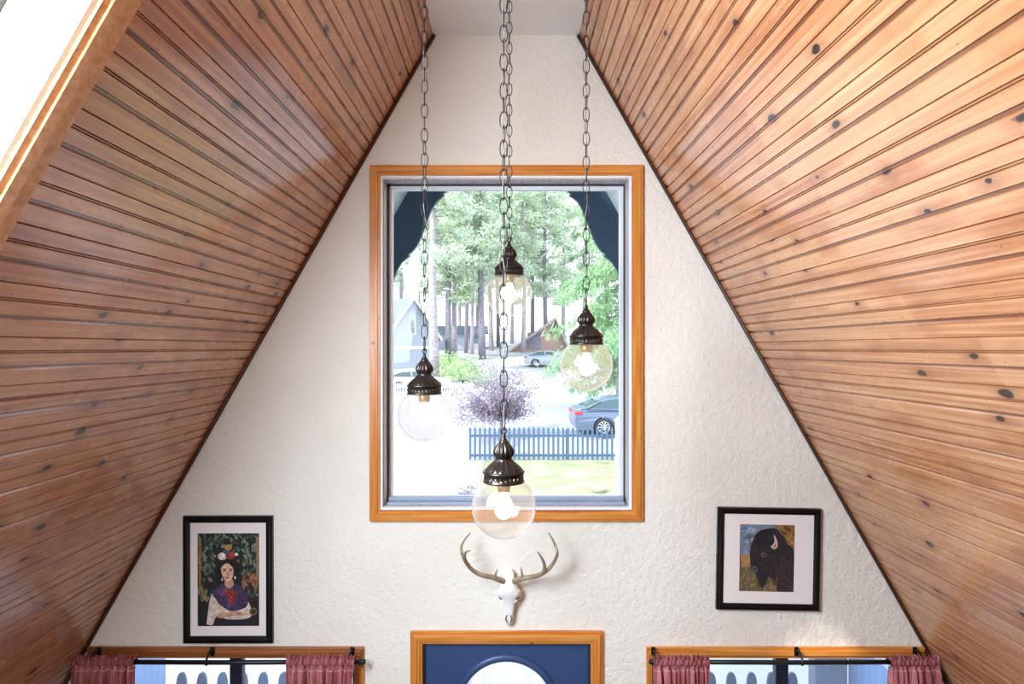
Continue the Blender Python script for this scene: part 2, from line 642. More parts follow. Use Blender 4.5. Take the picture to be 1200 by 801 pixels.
# back gable behind the camera: plaster with assumed openings, added to let fill light in
BW = dict(x0=-1.25, x1=1.25, z0=2.95, z1=4.55)
mb = MB()
mb.prism(trap(0.0, ZC), YB - WT, YB, holes=[rect(BW), [(-2.3, .4), (-.4, .4), (-.4, 2.1), (-2.3, 2.1)], [(.4, .4), (2.3, .4), (2.3, 2.1), (.4, 2.1)]])
tag(mb.build('wall_back', M['plaster']), 'off-white plaster back gable', 'wall', kind='structure')

# board profile: one 165 mm board carries a joint, a double bead and a broad groove
PITCH = 0.165


def board_profile(s0, s1):
    """list of (s, depth, groove) – depth goes away from the room"""
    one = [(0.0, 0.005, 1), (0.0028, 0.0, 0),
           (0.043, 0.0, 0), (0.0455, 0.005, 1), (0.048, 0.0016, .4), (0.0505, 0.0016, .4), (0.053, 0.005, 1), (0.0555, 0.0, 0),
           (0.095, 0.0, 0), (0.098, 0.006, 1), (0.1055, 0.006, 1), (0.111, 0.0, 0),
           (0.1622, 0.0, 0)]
    pts = []
    n = int(s1 / PITCH) + 2
    for k in range(n):
        for s, d, g in one:
            pts.append((k * PITCH + s, d, g))
    out = [p for p in pts if s0 < p[0] < s1]
    return [(s0, 0.0, 0)] + out + [(s1, 0.0, 0)]


KS = math.sqrt(1 + TAN * TAN)
L = ZC * KS


def slope_obj(name, sgn, label, strips):
    bm = bmesh.new()
    uvl = bm.loops.layers.uv.new('UVMap')
    gl = bm.verts.layers.float.new('groove')
    nx, nz = sgn / KS, TAN / KS           # outward direction

    def pos(s, d, y):
        z = ZC - s / KS
        return Vector((sgn * half(z) + nx * d, y, z + nz * d))
    for (y0, y1, s0, s1) in strips:
        pr = board_profile(s0, s1)
        A, B = [], []
        for (s, d, g) in pr:
            for arr, y in ((A, y0), (B, y1)):
                v = bm.verts.new(pos(s, d, y))
                v[gl] = g
                arr.append((v, s, y))
        for i in range(len(pr) - 1):
            q = (A[i], A[i + 1], B[i + 1], B[i])
            f = bm.faces.new([v[0] for v in q])
            for lp, v in zip(f.loops, q):
                lp[uvl].uv = (v[2] + (50 if sgn > 0 else 0), v[1])
        # the roof deck behind the boards
        bk = [pos(s0, 0.05, y0), pos(s1, 0.05, y0), pos(s1, 0.05, y1), pos(s0, 0.05, y1)]
        fr = [pos(s0, 0.0, y0), pos(s1, 0.0, y0), pos(s1, 0.0, y1), pos(s0, 0.0, y1)]
        bv = [bm.verts.new(p) for p in bk]
        bm.faces.new(bv)
        fv = [bm.verts.new(p) for p in fr]
        for i in range(4):
            j = (i + 1) % 4
            bm.faces.new((bv[i], bv[j], fv[j], fv[i]))
    me = bpy.data.meshes.new(name)
    bm.to_mesh(me)
    bm.free()
    me.materials.append(M['slope'])
    o = bpy.data.objects.new(name, me)
    COL.objects.link(o)
    return tag(o, label, 'wall', kind='structure')


SKY0, SKY1 = -1.965, -3.15           # skylight opening along the room
SZ0, SZ1 = 3.35, 4.95                # and its height range
s_a, s_b = (ZC - SZ1) * KS, (ZC - SZ0) * KS
slope_obj('wall_right', 1, 'sloping knotty pine boarded wall at right', [(0.0, YB, 0.0, L)])
slope_obj('wall_left', -1, 'sloping knotty pine boarded wall at left with skylight opening',
          [(0.0, SKY0, 0.0, L), (SKY0, SKY1, 0.0, s_a), (SKY0, SKY1, s_b, L), (SKY1, YB, 0.0, L)])

mb = MB()
mb.box(-half(ZC) - .03, half(ZC) + .03, YB, 0.0, ZC, ZC + 0.06)
tag(mb.build('ceiling', M['ceil']), 'narrow flat white ceiling strip at the ridge', 'ceiling', kind='structure')
mb = MB()
mb.box(-half(0), half(0), YB, 0.0, -0.08, 0.0)
tag(mb.build('floor', M['floor']), 'wooden floor', 'floor', kind='structure')

mb = MB()
mb.box(-half(2.0), half(2.0), YB, -2.62, 1.98, 2.12)
tag(mb.build('loft_floor', M['floor']), 'floor of the sleeping loft under the camera', 'floor', kind='structure')

# dark moulding in the corner of gable wall and each slope
for k, sgn in enumerate((-1, 1)):
    mb = MB()
    a = Vector((sgn * half(ZC), -0.008, ZC))
    b = Vector((sgn * half(0.0), -0.008, 0.0))
    off = Vector((-sgn * 0.006, 0, -0.004))
    mb.tube([a + off, (a + b) / 2 + off, b + off], 0.011, 6)
    tag(mb.build('trim_%d' % (k + 1), M['edge']), 'thin dark corner moulding along the %s slope' % ('left' if sgn < 0 else 'right'), 'trim', kind='structure')

# ------------------------------------------------------------------ picture window
w1 = tag(empty('window_1', (0, 0, (W1['z0'] + W1['z1']) / 2)), 'large picture window with honey pine trim', 'window', kind='structure')


def child_at(o, par):
    """parent keeping world placement (parents are unrotated empties)"""
    o.parent = par
    o.location = Vector(o.location) - Vector(par.location)
    return o


mb = MB()
mb.ring(wx(434), wx(752.5), wz(609.5), wz(194.5), 0.058, -0.022, 0.0, 0, 1)
mb.ring(wx(434) + .012, wx(752.5) - .012, wz(609.5) + .012, wz(194.5) - .012, 0.034, -0.028, -0.021, 0, 1)
child_at(mb.build('window_trim', [M['trim'], M['trimv']]), w1)
mb = MB()
mb.ring(W1['x0'] - .002, W1['x1'] + .002, W1['z0'] - .002, W1['z1'] + .002, 0.012, -0.012, 0.012)
child_at(mb.build('trim_bead', M['paint']), w1)
mb = MB()
mb.ring(W1['x0'], W1['x1'], W1['z0'], W1['z1'], 0.014, 0.012, WT)
child_at(mb.build('jamb', M['jamb']), w1)
mb = MB()
i = 0.014
mb.ring(W1['x0'] + i, W1['x1'] - i, W1['z0'] + i, W1['z1'] - i, 0.006, 0.10, 0.125)
child_at(mb.build('glazing_seal', M['seal']), w1)
mb = MB()
i = 0.018
mb.ring(W1['x0'] + i, W1['x1'] - i, W1['z0'] + i, W1['z1'] - i, 0.022, 0.125, 0.16)
child_at(mb.build('sash', M['paint']), w1)
mb = MB()
mb.box(W1['x0'] + .03, W1['x1'] - .03, 0.02, 0.10, W1['z0'] + .014, W1['z0'] + .03, bev=.003)
mb.box(W1['x0'] + .03, W1['x1'] - .03, 0.06, 0.10, W1['z0'] + .03, W1['z0'] + .05, bev=.003)
child_at(mb.build('window_sill', M['sashgrey']), w1)
mb = MB()
mb.box(W1['x0'] + .025, W1['x1'] - .025, 0.138, 0.144, W1['z0'] + .025, W1['z1'] - .025)
child_at(mb.build('pane', M['pane']), w1)


# ------------------------------------------------------------------ low windows with rods and curtains
def low_window(name, W, label, outer_left, outer_right, mull):
    r = tag(empty(name, ((W['x0'] + W['x1']) / 2, 0, W['z0'])), label, 'window', kind='structure')
    mb = MB()
    tz = wz(756.5)
    # header and the one visible upright, following the slope where they meet it
    L0, L1 = outer_left, outer_right
    mb.box(L0, L1, -0.022, 0.0, LWZ1 - .004, tz, 0, bev=.004)
    mb.box(L0 + .01, L1 - .01, -0.03, -0.021, LWZ1 + .012, tz - .012, 0, bev=.003)
    xs = (W['x1'] - .002, outer_right) if W['x0'] < -1 else (outer_left, W['x0'] + .002)
    mb.box(xs[0], xs[1], -0.022, 0.0, W['z0'] - .05, LWZ1 - .004, 1, bev=.003)
    mb.box(max(L0, -2.3), min(L1, 2.3), -0.03, 0.0, W['z0'] - .06, W['z0'], 0, bev=.004)
    child_at(mb.build('window_trim', [M['trimd'] if W['x0'] < -1 else M['trim'], M['trimv']]), r)
    mb = MB()
    mb.ring(W['x0'], W['x1'], W['z0'], W['z1'], 0.012, 0.0, WT)
    child_at(mb.build('jamb', M['sashgrey']), r)
    mb = MB()
    mb.ring(W['x0'] + .012, W['x1'] - .012, W['z0'] + .012, W['z1'] - .012, 0.03, 0.09, 0.13)
    mb.box(mull - .036, mull + .036, 0.085, 0.135, W['z0'] + .04, W['z1'] - .02, bev=.004)
    child_at(mb.build('sash', M['darksash']), r)
    mb = MB()
    mb.box(W['x0'] + .03, W['x1'] - .03, 0.108, 0.113, W['z0'] + .03, W['z1'] - .03)
    child_at(mb.build('pane', M['pane2']), r)
    return r


low_window('window_2', W2, 'low window behind curtains left of the door', -half(2.0) + .03, wx(427), wx(268))
low_window('window_3', W3, 'low window behind curtains right of the door', wx(757), half(2.0) - .03, wx(925))

RODY, RODZ = -0.095, 1.985


def rod(x0, x1, brs, label):
    r = tag(empty('curtain_rod', ((x0 + x1) / 2, RODY, RODZ)), label, 'curtain rod', 'black curtain rods')
    mb = MB()
    mb.tube([(x0, RODY, RODZ), ((x0 + x1) / 2, RODY, RODZ - .004), (x1, RODY, RODZ)], 0.0125, 12)
    child_at(mb.build('pole', M['black']), r)
    for e, s in ((x0, -1), (x1, 1)):
        mb = MB()
        pr = [(.0128, 0), (.018, .002), (.018, .012), (.012, .016), (.016, .024), (.010, .034), (.001, .037)]
        rows = [[(e + s * z - s * .02, RODY + rr * math.cos(a), RODZ + rr * math.sin(a)) for a in [2 * PI * k / 12 for k in range(12)]] for rr, z in pr]
        mb.grid(rows, closed_u=True)
        child_at(mb.build('finial', M['black']), r)
    for bx in brs:
        mb = MB()
        mb.box(bx - .012, bx + .012, -0.037, -0.031, 1.985, 2.035, bev=.003)
        mb.tube(smoothpath([(bx, -.034, 2.018), (bx, -.06, 2.025), (bx, -.085, 2.012), (bx, RODY - .012, 1.988), (bx, RODY - .004, 1.970), (bx, RODY + .014, 1.976)], 5), .0065, 8)
        child_at(mb.build('bracket', M['black']), r)
    return r


rod(-2.345, wx(425, 3.25), [-2.26, wx(244, 3.27), wx(410, 3.27)], 'black curtain rod with three brackets over the low window left of the door')
rod(wx(764, 3.25), 2.345, [wx(768, 3.27), wx(938, 3.27), 2.27], 'black curtain rod with three brackets over the low window right of the door')


def curtain(x0, x1, label, seed):
    rnd = random.Random(seed)
    zt, zb = RODZ + .030, 0.95
    n = 150
    nf = 7.5 * (x1 - x0) / 0.36
    ph = [rnd.uniform(0, 6) for _ in range(4)]
    bm = bmesh.new()
    uvl = bm.loops.layers.uv.new('UVMap')

    def fold(t, k):
        a = t * nf * 2 * PI
        return 0.55 * math.sin(a + ph[0] + 0.6 * math.sin(t * 9 + ph[1])) + 0.35 * math.sin(a * 1.9 + ph[2]) + 0.2 * math.sin(a * 0.5 + ph[3])
    lev = [(zt, 'h'), (zt - .008, 'h'), (zt - .016, 'h'), (RODZ + .0145, 'p'), (RODZ, 'r'), (RODZ - .0145, 'p'), (RODZ - .022, 's'), (RODZ - .05, 'f'), (RODZ - .09, 'f'),
           (RODZ - .16, 'f'), (RODZ - .3, 'f'), (RODZ - .5, 'f'), (RODZ - .8, 'f'), (zb, 'f')]
    rows = []
    for side in (-1, 1):
        rr = []
        seq = lev if side < 0 else lev[:7]
        for li, (z, kd) in enumerate(seq):
            row = []
            for k in range(n + 1):
                t = k / n
                w = x0 + (x1 - x0) * t
                fo = fold(t, li)
                fine = math.sin(t * nf * 4.1 * PI + ph[1]) * .5 + fo * .5
                if kd == 'h':
                    y = RODY + side * .007 + .013 * fine
                    zz = z + .008 * math.sin(t * nf * 5 * PI + ph[2]) * (1 if li == 0 else .5)
                elif kd == 'p':
                    y = RODY + side * .0145 + .006 * fine * side
                    zz = z + .002 * fine
                elif kd == 'r':
                    y = RODY + side * .0200 + .007 * side * fine
                    zz = z
                elif kd == 's':
                    y = RODY + side * .010 + .011 * fine
                    zz = z
                else:
                    g = min(1.0, (RODZ - z) / .12)
                    y = RODY + side * .008 - .008 + (.014 + .020 * g) * fo
                    w += .006 * g * math.sin(t * nf * 2 * PI + ph[2])
                    zz = z
                row.append(((w, min(y, -.040), zz), (t * (x1 - x0) * 2.1 + seed * .03, z)))
            rr.append(row)
        rows.append(rr)
    for rr in rows:
        vs = [[bm.verts.new(p) for p, _ in r] for r in rr]
        for i in range(len(vs) - 1):
            for j in range(n):
                f = bm.faces.new((vs[i][j], vs[i][j + 1], vs[i + 1][j + 1], vs[i + 1][j]))
                f.smooth = True
                for lp, (a, b) in zip(f.loops, ((i, j), (i, j + 1), (i + 1, j + 1), (i + 1, j))):
                    lp[uvl].uv = rr[a][b][1]
    me = bpy.data.meshes.new('curtain')
    bm.to_mesh(me)
    bm.free()
    me.materials.append(M['curtain'])
    o = bpy.data.objects.new('curtain', me)
    COL.objects.link(o)
    md = o.modifiers.new('thick', 'SOLIDIFY')
    md.thickness = 0.0012
    return tag(o, label, 'curtain', 'rose plaid curtains on the rods')


curtain(-2.355, wx(157, 3.24), 'rose plaid curtain in the corner under the left wood slope', 1)
curtain(wx(335, 3.24), wx(415, 3.24), 'rose plaid curtain at the door side of the low window under the portrait', 2)
curtain(wx(766, 3.24), wx(832, 3.24), 'rose plaid curtain beside the blue door, on the right rod', 3)
curtain(wx(1043, 3.24), 2.355, 'rose plaid curtain in the corner under the right wood slope', 4)

# ------------------------------------------------------------------ door
d1 = tag(empty('door_1', ((DR['x0'] + DR['x1']) / 2, 0, 0)), 'navy blue entrance door with arched glass and pine trim', 'door', kind='structure')
mb = MB()
o0, o1, oz = wx(481.5), wx(706), wz(738)
w = wx(495.5) - o0
for (wi, y0, y1, e) in ((w, -.02, 0, 0), (w - .024, -.028, -.019, .010), (w - .046, -.034, -.027, .018)):
    a0, a1, az = o0 + e, o1 - e, oz - e
    mb.prism([(a0, 0), (a0 + wi, 0), (a0 + wi, az - wi), (a0, az)], y0, y1, mi=1)
    mb.prism([(a1 - wi, 0), (a1, 0), (a1, az), (a1 - wi, az - wi)], y0, y1, mi=1)
    mb.prism([(a0 + wi, az - wi), (a1 - wi, az - wi), (a1, az), (a0, az)], y0, y1, mi=0)
child_at(mb.build('door_trim', [M['trim'], M['trimv']]), d1)
mb = MB()
mb.box(DR['x0'], DR['x0'] + .012, 0, WT, 0.002, DR['z1'])
mb.box(DR['x1'] - .012, DR['x1'], 0, WT, 0.002, DR['z1'])
mb.box(DR['x0'], DR['x1'], 0, WT, DR['z1'] - .008, DR['z1'])
child_at(mb.build('jamb', M['seal']), d1)
cxd = wx(593.5)
ra = 0.262
zt_g = wz(776)


def arch(r, base, n=32):
    zc = zt_g - 0.262
    return [(cxd - r, base), (cxd + r, base)] + [(cxd + r * math.cos(PI * k / n), zc + r * math.sin(PI * k / n)) for k in range(n + 1)]


mb = MB()
mb.prism([(DR['x0'] + .008, .008), (DR['x1'] - .008, .008), (DR['x1'] - .008, DR['z1'] - .006), (DR['x0'] + .008, DR['z1'] - .006)], 0.02, 0.065,
         holes=[arch(ra, 1.0)])
leaf = child_at(mb.build('door_leaf', M['navy']), d1)
mb = MB()
pth = arch(ra + .012, 1.0 - .012)
n = len(pth)
prof = [(-.014, .02), (-.012, .008), (0, .002), (.016, .004), (.026, .014), (.028, .02)]
rows = []
for i, p in enumerate(pth):
    zc = zt_g - 0.262
    dv = Vector((p[0] - cxd, 0, p[1] - zc if p[1] > zc else 0.0))
    if p[1] < 1.0:
        dv = Vector((p[0] - cxd, 0, -.3))
    dv.normalize()
    rows.append([Vector((p[0], 0, p[1])) + dv * q[0] + Vector((0, q[1], 0)) for q in prof])
mb.grid(rows, closed_v=True)
child_at(mb.build('glass_moulding', M['navy']), d1)
mb = MB()
mb.prism(arch(ra, 1.0), 0.038, 0.046)
child_at(mb.build('pane', M['frost']), d1)
mb = MB()
mb.tube([(DR['x0'] + .07, .018, 1.0), (DR['x0'] + .07, -.03, 1.0)], .012, 10)
mb.lathe([(.001, -.03), (.022, -.026), (.03, 0), (.022, .026), (.001, .03)], 16, (DR['x0'] + .07, -.05, 1.0))
child_at(mb.build('door_knob', M['bronze']), d1)

# ------------------------------------------------------------------ skylight in the left slope
sk = tag(empty('window_4', (-half(SZ0), SKY0, SZ0)), 'skylight in the left slope lined with pale pine', 'window', kind='structure')


def spos(s, d, y):
    z = ZC - s / KS
    return Vector((-half(z) - d / KS, y, z + TAN / KS * d))


def slab(mb, s0, s1, d0, d1, y0, y1, mi=0):
    b = bmesh.new()
    vs = [b.verts.new(spos(s, d, y)) for s in (s0, s1) for d in (d0, d1) for y in (y0, y1)]
    for q in ((0, 1, 3, 2), (4, 6, 7, 5), (0, 4, 5, 1), (2, 3, 7, 6), (0, 2, 6, 4), (1, 5, 7, 3)):
        b.faces.new([vs[i] for i in q])
    mb.merge(b, mi)


TW = 0.098
mb = MB()
for (a, b, y0, y1) in ((s_a - TW, s_a, SKY1 - TW, SKY0 + TW), (s_b, s_b + TW, SKY1 - TW, SKY0 + TW), (s_a, s_b, SKY0, SKY0 + TW), (s_a, s_b, SKY1 - TW, SKY1)):
    slab(mb, a, b, -0.02, 0.001, y0, y1)
for (a, b, y0, y1) in ((s_a - TW + .02, s_a - .02, SKY1 - TW + .02, SKY0 + TW - .02), (s_b + .02, s_b + TW - .02, SKY1 - TW + .02, SKY0 + TW - .02),
                       (s_a - .02, s_b + .02, SKY0 + .02, SKY0 + TW - .045), (s_a - .02, s_b + .02, SKY1 - TW + .02, SKY1 - .02)):
    slab(mb, a, b, -0.027, -0.019, y0, y1)
child_at(mb.build('window_trim', M['peach']), sk)
mb = MB()
slab(mb, s_a, s_b, -.01, .012, SKY0 - .014, SKY0)
slab(mb, s_a, s_b, -.01, .012, SKY1, SKY1 + .014)
child_at(mb.build('trim_bead', M['paint']), sk)
RD = 0.17
mb = MB()
slab(mb, s_a - .02, s_b + .02, .006, RD, SKY0 - .002, SKY0 + .02)
slab(mb, s_a - .02, s_b + .02, .006, RD, SKY1 - .02, SKY1)
slab(mb, s_a - .02, s_a, .006, RD, SKY1, SKY0)
slab(mb, s_b, s_b + .02, .006, RD, SKY1, SKY0)
child_at(mb.build('reveal', M['palepine']), sk)
mb = MB()
for (a, b, y0, y1) in ((s_a - .03, s_a + .03, SKY1, SKY0), (s_b - .03, s_b + .03, SKY1, SKY0), (s_a, s_b, SKY0 - .018, SKY0 + .03), (s_a, s_b, SKY1 - .03, SKY1 + .018)):
    slab(mb, a, b, RD, RD + .05, y0, y1)
child_at(mb.build('sash', M['seal']), sk)
mb = MB()
slab(mb, s_a, s_b, RD + .02, RD + .026, SKY1, SKY0)
child_at(mb.build('pane', M['pane2']), sk)

# frame of the unseen loft window, added for fill light
bw = tag(empty('window_5', (0, YB, BW['z0'])), 'assumed unseen loft window, added in the back gable for fill light', 'window', kind='structure')
mb = MB()
mb.ring(BW['x0'], BW['x1'], BW['z0'], BW['z1'], .05, YB - .12, YB - .04)
mb.box(-.03, .03, YB - .12, YB - .04, BW['z0'], BW['z1'])
child_at(mb.build('sash', M['paint']), bw)

# ------------------------------------------------------------------ pendant lamps
CAPH = 0.140


def chain_mesh(top, bot, rnd, rot):
    """oval links hanging from z=top to z=bot on x=y=0"""
    mb = MB()
    pitch = 0.0452
    n = max(1, round((top - bot) / pitch))
    pitch = (top - bot) / n
    a, b = pitch / 2 + .0044, 0.0122
    tw = -rot + rnd.choice((0, PI / 2)) + rnd.uniform(-.2, .2)
    for k in range(n):
        zc = bot + pitch * (k + .5)
        ang = tw + (PI / 2 if k % 2 else 0) + rnd.uniform(-.28, .28)
        u = Vector((math.cos(ang), math.sin(ang), 0))
        pts = []
        for q in range(16):
            th = 2 * PI * q / 16
            cx, sz = math.cos(th), math.sin(th)
            pts.append(Vector((0, 0, zc + a * sz)) + u * (b * (abs(cx) ** .8) * (1 if cx >= 0 else -1)))
        mb.tube(pts, .00185, 6, closed=True)
    return mb


def cord_mesh(top, bot, rnd):
    mb = MB()
    pts = []
    n = int((top - bot) / .03)
    ph = rnd.uniform(0, 6)
    for k in range(n + 1):
        z = bot + (top - bot) * k / n
        r = .003 + .003 * max(0, math.sin(z * 11 + ph))
        e = min(1, k / 3, (n - k) / 3)
        pts.append((e * r * math.cos(z * 34 + ph), e * r * math.sin(z * 34 + ph), z))
    mb.tube(smoothpath(pts, 3), .0015, 6)
    return mb


def pendant(px, py, d, label, seed, rot=0.0):
    rnd = random.Random(seed)
    R = 0.1
    c = at(px, py, d)
    r = tag(empty('pendant_lamp', c, rot), label, 'pendant lamp', 'globe pendant lamps on chains')
    zr = 0.0775                        # bottom of the fitter rim above the globe centre
    # glass globe: outer and inner skin joined at the neck
    mb = MB()
    prof = []
    th0 = math.acos(min(1, (zr + .004) / R))
    n = 26
    for k in range(n + 1):
        th = PI - (PI - th0) * k / n
        prof.append((max(.0004, R * math.sin(th)), R * math.cos(th)))
    rn = R * math.sin(th0)
    prof += [(rn - .001, zr + .012), (rn - .001, zr + .03), (rn - .004, zr + .03), (rn - .004, zr + .010)]
    for k in range(n + 1):
        th = th0 + (PI - th0) * k / n
        prof.append((max(.0004, (R - .003) * math.sin(th)), (R - .003) * math.cos(th)))
    mb.lathe(prof, 48)
    mb.build('globe', M['globe'], r)
    # cast cap: smooth rim pierced with round holes, fluted shoulder and onion
    mb = MB()
    RR = 0.0625
    nh = 26
    z0, z1 = zr + .006, zr + .026
    for k in range(nh):
        a0, a1 = 2 * PI * k / nh, 2 * PI * (k + 1) / nh
        am, zm, ha, hz = (a0 + a1) / 2, (z0 + z1) / 2, (a1 - a0) / 2, (z1 - z0) / 2
        sq = [(-1, -1), (0, -1), (1, -1), (1, 0), (1, 1), (0, 1), (-1, 1), (-1, 0)]
        outer = [(am + s[0] * ha, zm + s[1] * hz) for s in sq]
        inner = []
        for s in sq:
            q = math.hypot(*s)
            inner.append((am + s[0] / q * .0042 / RR, zm + s[1] / q * .0042))
        def PP(p, rr=RR):
            return Vector((rr * math.cos(p[0]), rr * math.sin(p[0]), p[1]))
        for i in range(8):
            j = (i + 1) % 8
            mb.face([PP(outer[i]), PP(outer[j]), PP(inner[j]), PP(inner[i])], smooth=True)
            mb.face([PP(inner[i]), PP(inner[j]), PP(inner[j], RR - .003), PP(inner[i], RR - .003)])
    mb.lathe([(RR - .002, zr - .001), (RR + .002, zr), (RR + .002, zr + .005), (RR, zr + .006)], 52)
    mb.lathe([(RR, zr + .026), (RR + .0025, zr + .028), (RR + .0025, zr + .033), (RR - .002, zr + .036)], 52)
    bmesh.ops.remove_doubles(mb.bm, verts=mb.bm.verts[:], dist=.0002)
    mb.build('rim', M['bronze'], r)
    mb = MB()
    prof = [(.0605, .034), (.0585, .0385), (.051, .046), (.041, .055), (.032, .063), (.0265, .069), (.0252, .073), (.0270, .077), (.0305, .083), (.0322, .089),
            (.0312, .097), (.0272, .106), (.0215, .114), (.0165, .120), (.0140, .123)]

    def fl(i, a):
        if i < 7:
            amt = .10 * math.sin(PI * min(1, i / 6))
            return 1 + amt * (abs(math.cos(a * 8)) - .6)
        amt = .13 * math.sin(PI * (i - 6) / 9)
        return 1 + amt * (abs(math.sin(a * 7)) - .6)
    mb.lathe([(q, z + zr) for q, z in prof], 112, flute=fl)
    mb.build('cap', M['bronze'], r)
    mb = MB()
    mb.lathe([(.0145, zr + .121), (.0155, zr + .124), (.0135, zr + .127), (.0085, zr + .134), (.0055, zr + .143), (.0052, zr + .149), (.002, zr + .151)], 20)
    pts = [(.0088 * math.cos(t), 0, zr + .158 + .0088 * math.sin(t)) for t in [2 * PI * k / 16 for k in range(16)]]
    mb.tube(pts, .0022, 6, closed=True)
    mb.build('finial_loop', M['bronze'], r)
    # socket and bulb
    mb = MB()
    mb.lathe([(.001, .100), (.02, .099), (.021, .06), (.018, .046), (.001, .046)], 20)
    mb.build('socket', M['socket'], r)
    mb = MB()
    pb = [(.012, .047), (.014, .036), (.021, .020), (.0275, .004), (.029, -.008), (.0265, -.021), (.018, -.033), (.008, -.0385), (.0005, -.0395)]
    mb.lathe(pb, 24)
    mb.build('bulb', M['bulb'], r)
    top = ZC - c.z
    bot = zr + .163
    ch = chain_mesh(top - .03, bot, rnd, rot).build('chain', M['chain'], r)
    cord_mesh(top - .02, zr + .135, rnd).build('power_cord', M['cord'], r)
    mb = MB()
    mb.lathe([(.001, top), (.045, top), (.045, top - .006), (.03, top - .014), (.012, top - .018), (.001, top - .018)], 28)
    mb.tube(smoothpath([(0, 0, top - .016), (.009, 0, top - .024), (.006, 0, top - .036), (-.006, 0, top - .036), (-.010, 0, top - .028)], 5), .0024, 6)
    mb.build('ceiling_hook', M['bronze'], r)
    return r


pendant(590.3, 593.0, 1.866, 'lowest glass globe pendant, in front of the bottom window trim above the skull', 11, .3)
pendant(497.5, 485.5, 2.222, 'glass globe pendant on the leftmost chain, against the white driveway', 12, .9)
pendant(687.0, 427.5, 2.258, 'glass globe pendant on the rightmost chain, against the green tree', 13, 1.5)
pendant(596.8, 344.0, 2.593, 'smallest and highest glass globe pendant, behind the front chain', 14, .1)

# ------------------------------------------------------------------ deer skull with antlers
sk0 = tag(empty('deer_skull', (wx(597), 0, wz(690))), 'white deer skull with curved antlers hung above the blue door', 'deer skull')


def kp(x, y):                    # pixels of the 5.72x view -> wall plane
    return wx(520 + x / 5.72), wz(600 + y / 5.72)


secs = [  # (view y, half width px, centre x, front depth, back depth)
    (366, 20, 430, .040, .012), (380, 38, 430, .062, .008), (410, 46, 430, .085, .006), (445, 52, 432, .095, .006), (475, 62, 434, .098, .006), (505, 78, 436, .092, .010),
    (528, 72, 437, .084, .014), (548, 52, 438, .076, .020), (575, 44, 437, .068, .022), (610, 37, 436, .061, .022), (650, 31, 436, .054, .022), (690, 29, 436, .050, .020),
    (715, 24, 436, .043, .018), (735, 15, 436, .034, .018), (744, 4, 436, .028, .022)]
mb = MB()
rows = []
for (vy, hw, vx, fd, bd) in secs:
    x, z = kp(vx, vy)
    h = hw / 5.72 / S
    row = []
    for k in range(20):
        a = 2 * PI * k / 20
        ca, sa = math.cos(a), math.sin(a)
        ex = h * (abs(ca) ** .75) * (1 if ca >= 0 else -1)
        mid = (fd + bd) / 2
        ey = -mid + (fd - bd) / 2 * (abs(sa) ** .7) * (1 if sa >= 0 else -1)
        # pinch the cheeks below the eye sockets
        row.append(Vector((x + ex, ey, z)))
    rows.append(row)
vs = mb.grid(rows, closed_u=True)
mb.bm.faces.new(vs[0][::-1])
mb.bm.faces.new(vs[-1])
# brow ridges around the eye sockets, zygomatic arch
for s in (-1, 1):
    x0, z0 = kp(436, 500)
    pts = [(x0 + s * .030, -.080, z0 + .012), (x0 + s * .052, -.066, z0 + .006), (x0 + s * .062, -.048, z0 - .012), (x0 + s * .056, -.046, z0 - .034), (x0 + s * .040, -.056, z0 - .052), (x0 + s * .028, -.062, z0 - .06)]
    mb.tube(smoothpath(pts, 5), [.010 - .004 * k / 25 for k in range(26)], 8)
child_at(mb.build('cranium', M['bone']), sk0)
for s in (-1, 1):  # raised dark patches painted as the shade of socket and nostril
    x0, z0 = kp(437, 536)
    c_ = Vector((x0 + s * .0455, -.060, z0))
    nrm = Vector((s * .74, -.66, -.1)).normalized()
    t1 = nrm.cross(Vector((0, 0, 1))).normalized()
    t2 = nrm.cross(t1)
    mb = MB()
    rows = []
    for q, dep in ((1.0, -.004), (.9, .004), (.5, .006), (.02, .0065)):
        rows.append([c_ + nrm * dep + (t1 * (.017 * math.cos(t)) + t2 * (.016 * math.sin(t))) * q for t in [2 * PI * k / 16 for k in range(16)]])
    mb.grid(rows, closed_u=True)
    child_at(mb.build('eye_socket_shade', M['bone_shade']), sk0)
    x0, z0 = kp(436, 692)
    mb = MB()
    mb.tube(smoothpath([(x0 + s * .008, -.0525, z0 + .028), (x0 + s * .015, -.0515, z0 + .012), (x0 + s * .014, -.0485, z0 - .006), (x0 + s * .007, -.0455, z0 - .016)], 5),
            [.0018, .0028, .0036, .004, .0042, .0044, .0044, .0044, .0044, .0042, .004, .0036, .003, .0026, .002, .0014], 7)
    child_at(mb.build('nostril_shade', M['bone_shade']), sk0)


def antler(name, paths):
    mb = MB()
    for pts, r0, r1 in paths:
        P = []
        for (x, y, dep) in pts:
            a, b = kp(x, y)
            # views are drawn on the wall plane: bring back for the depth in front of it
            k = (D - dep) / D
            P.append((CAMX + (a - CAMX) * k, -dep, CAMZ + (b - CAMZ) * k))
        sp = smoothpath(P, 7)
        n = len(sp)
        mb.tube(sp, [r0 + (r1 - r0) * (i / (n - 1)) ** 1.3 for i in range(n)], 10)
    # burr at the base
    return child_at(mb.build(name, M['antler']), sk0)


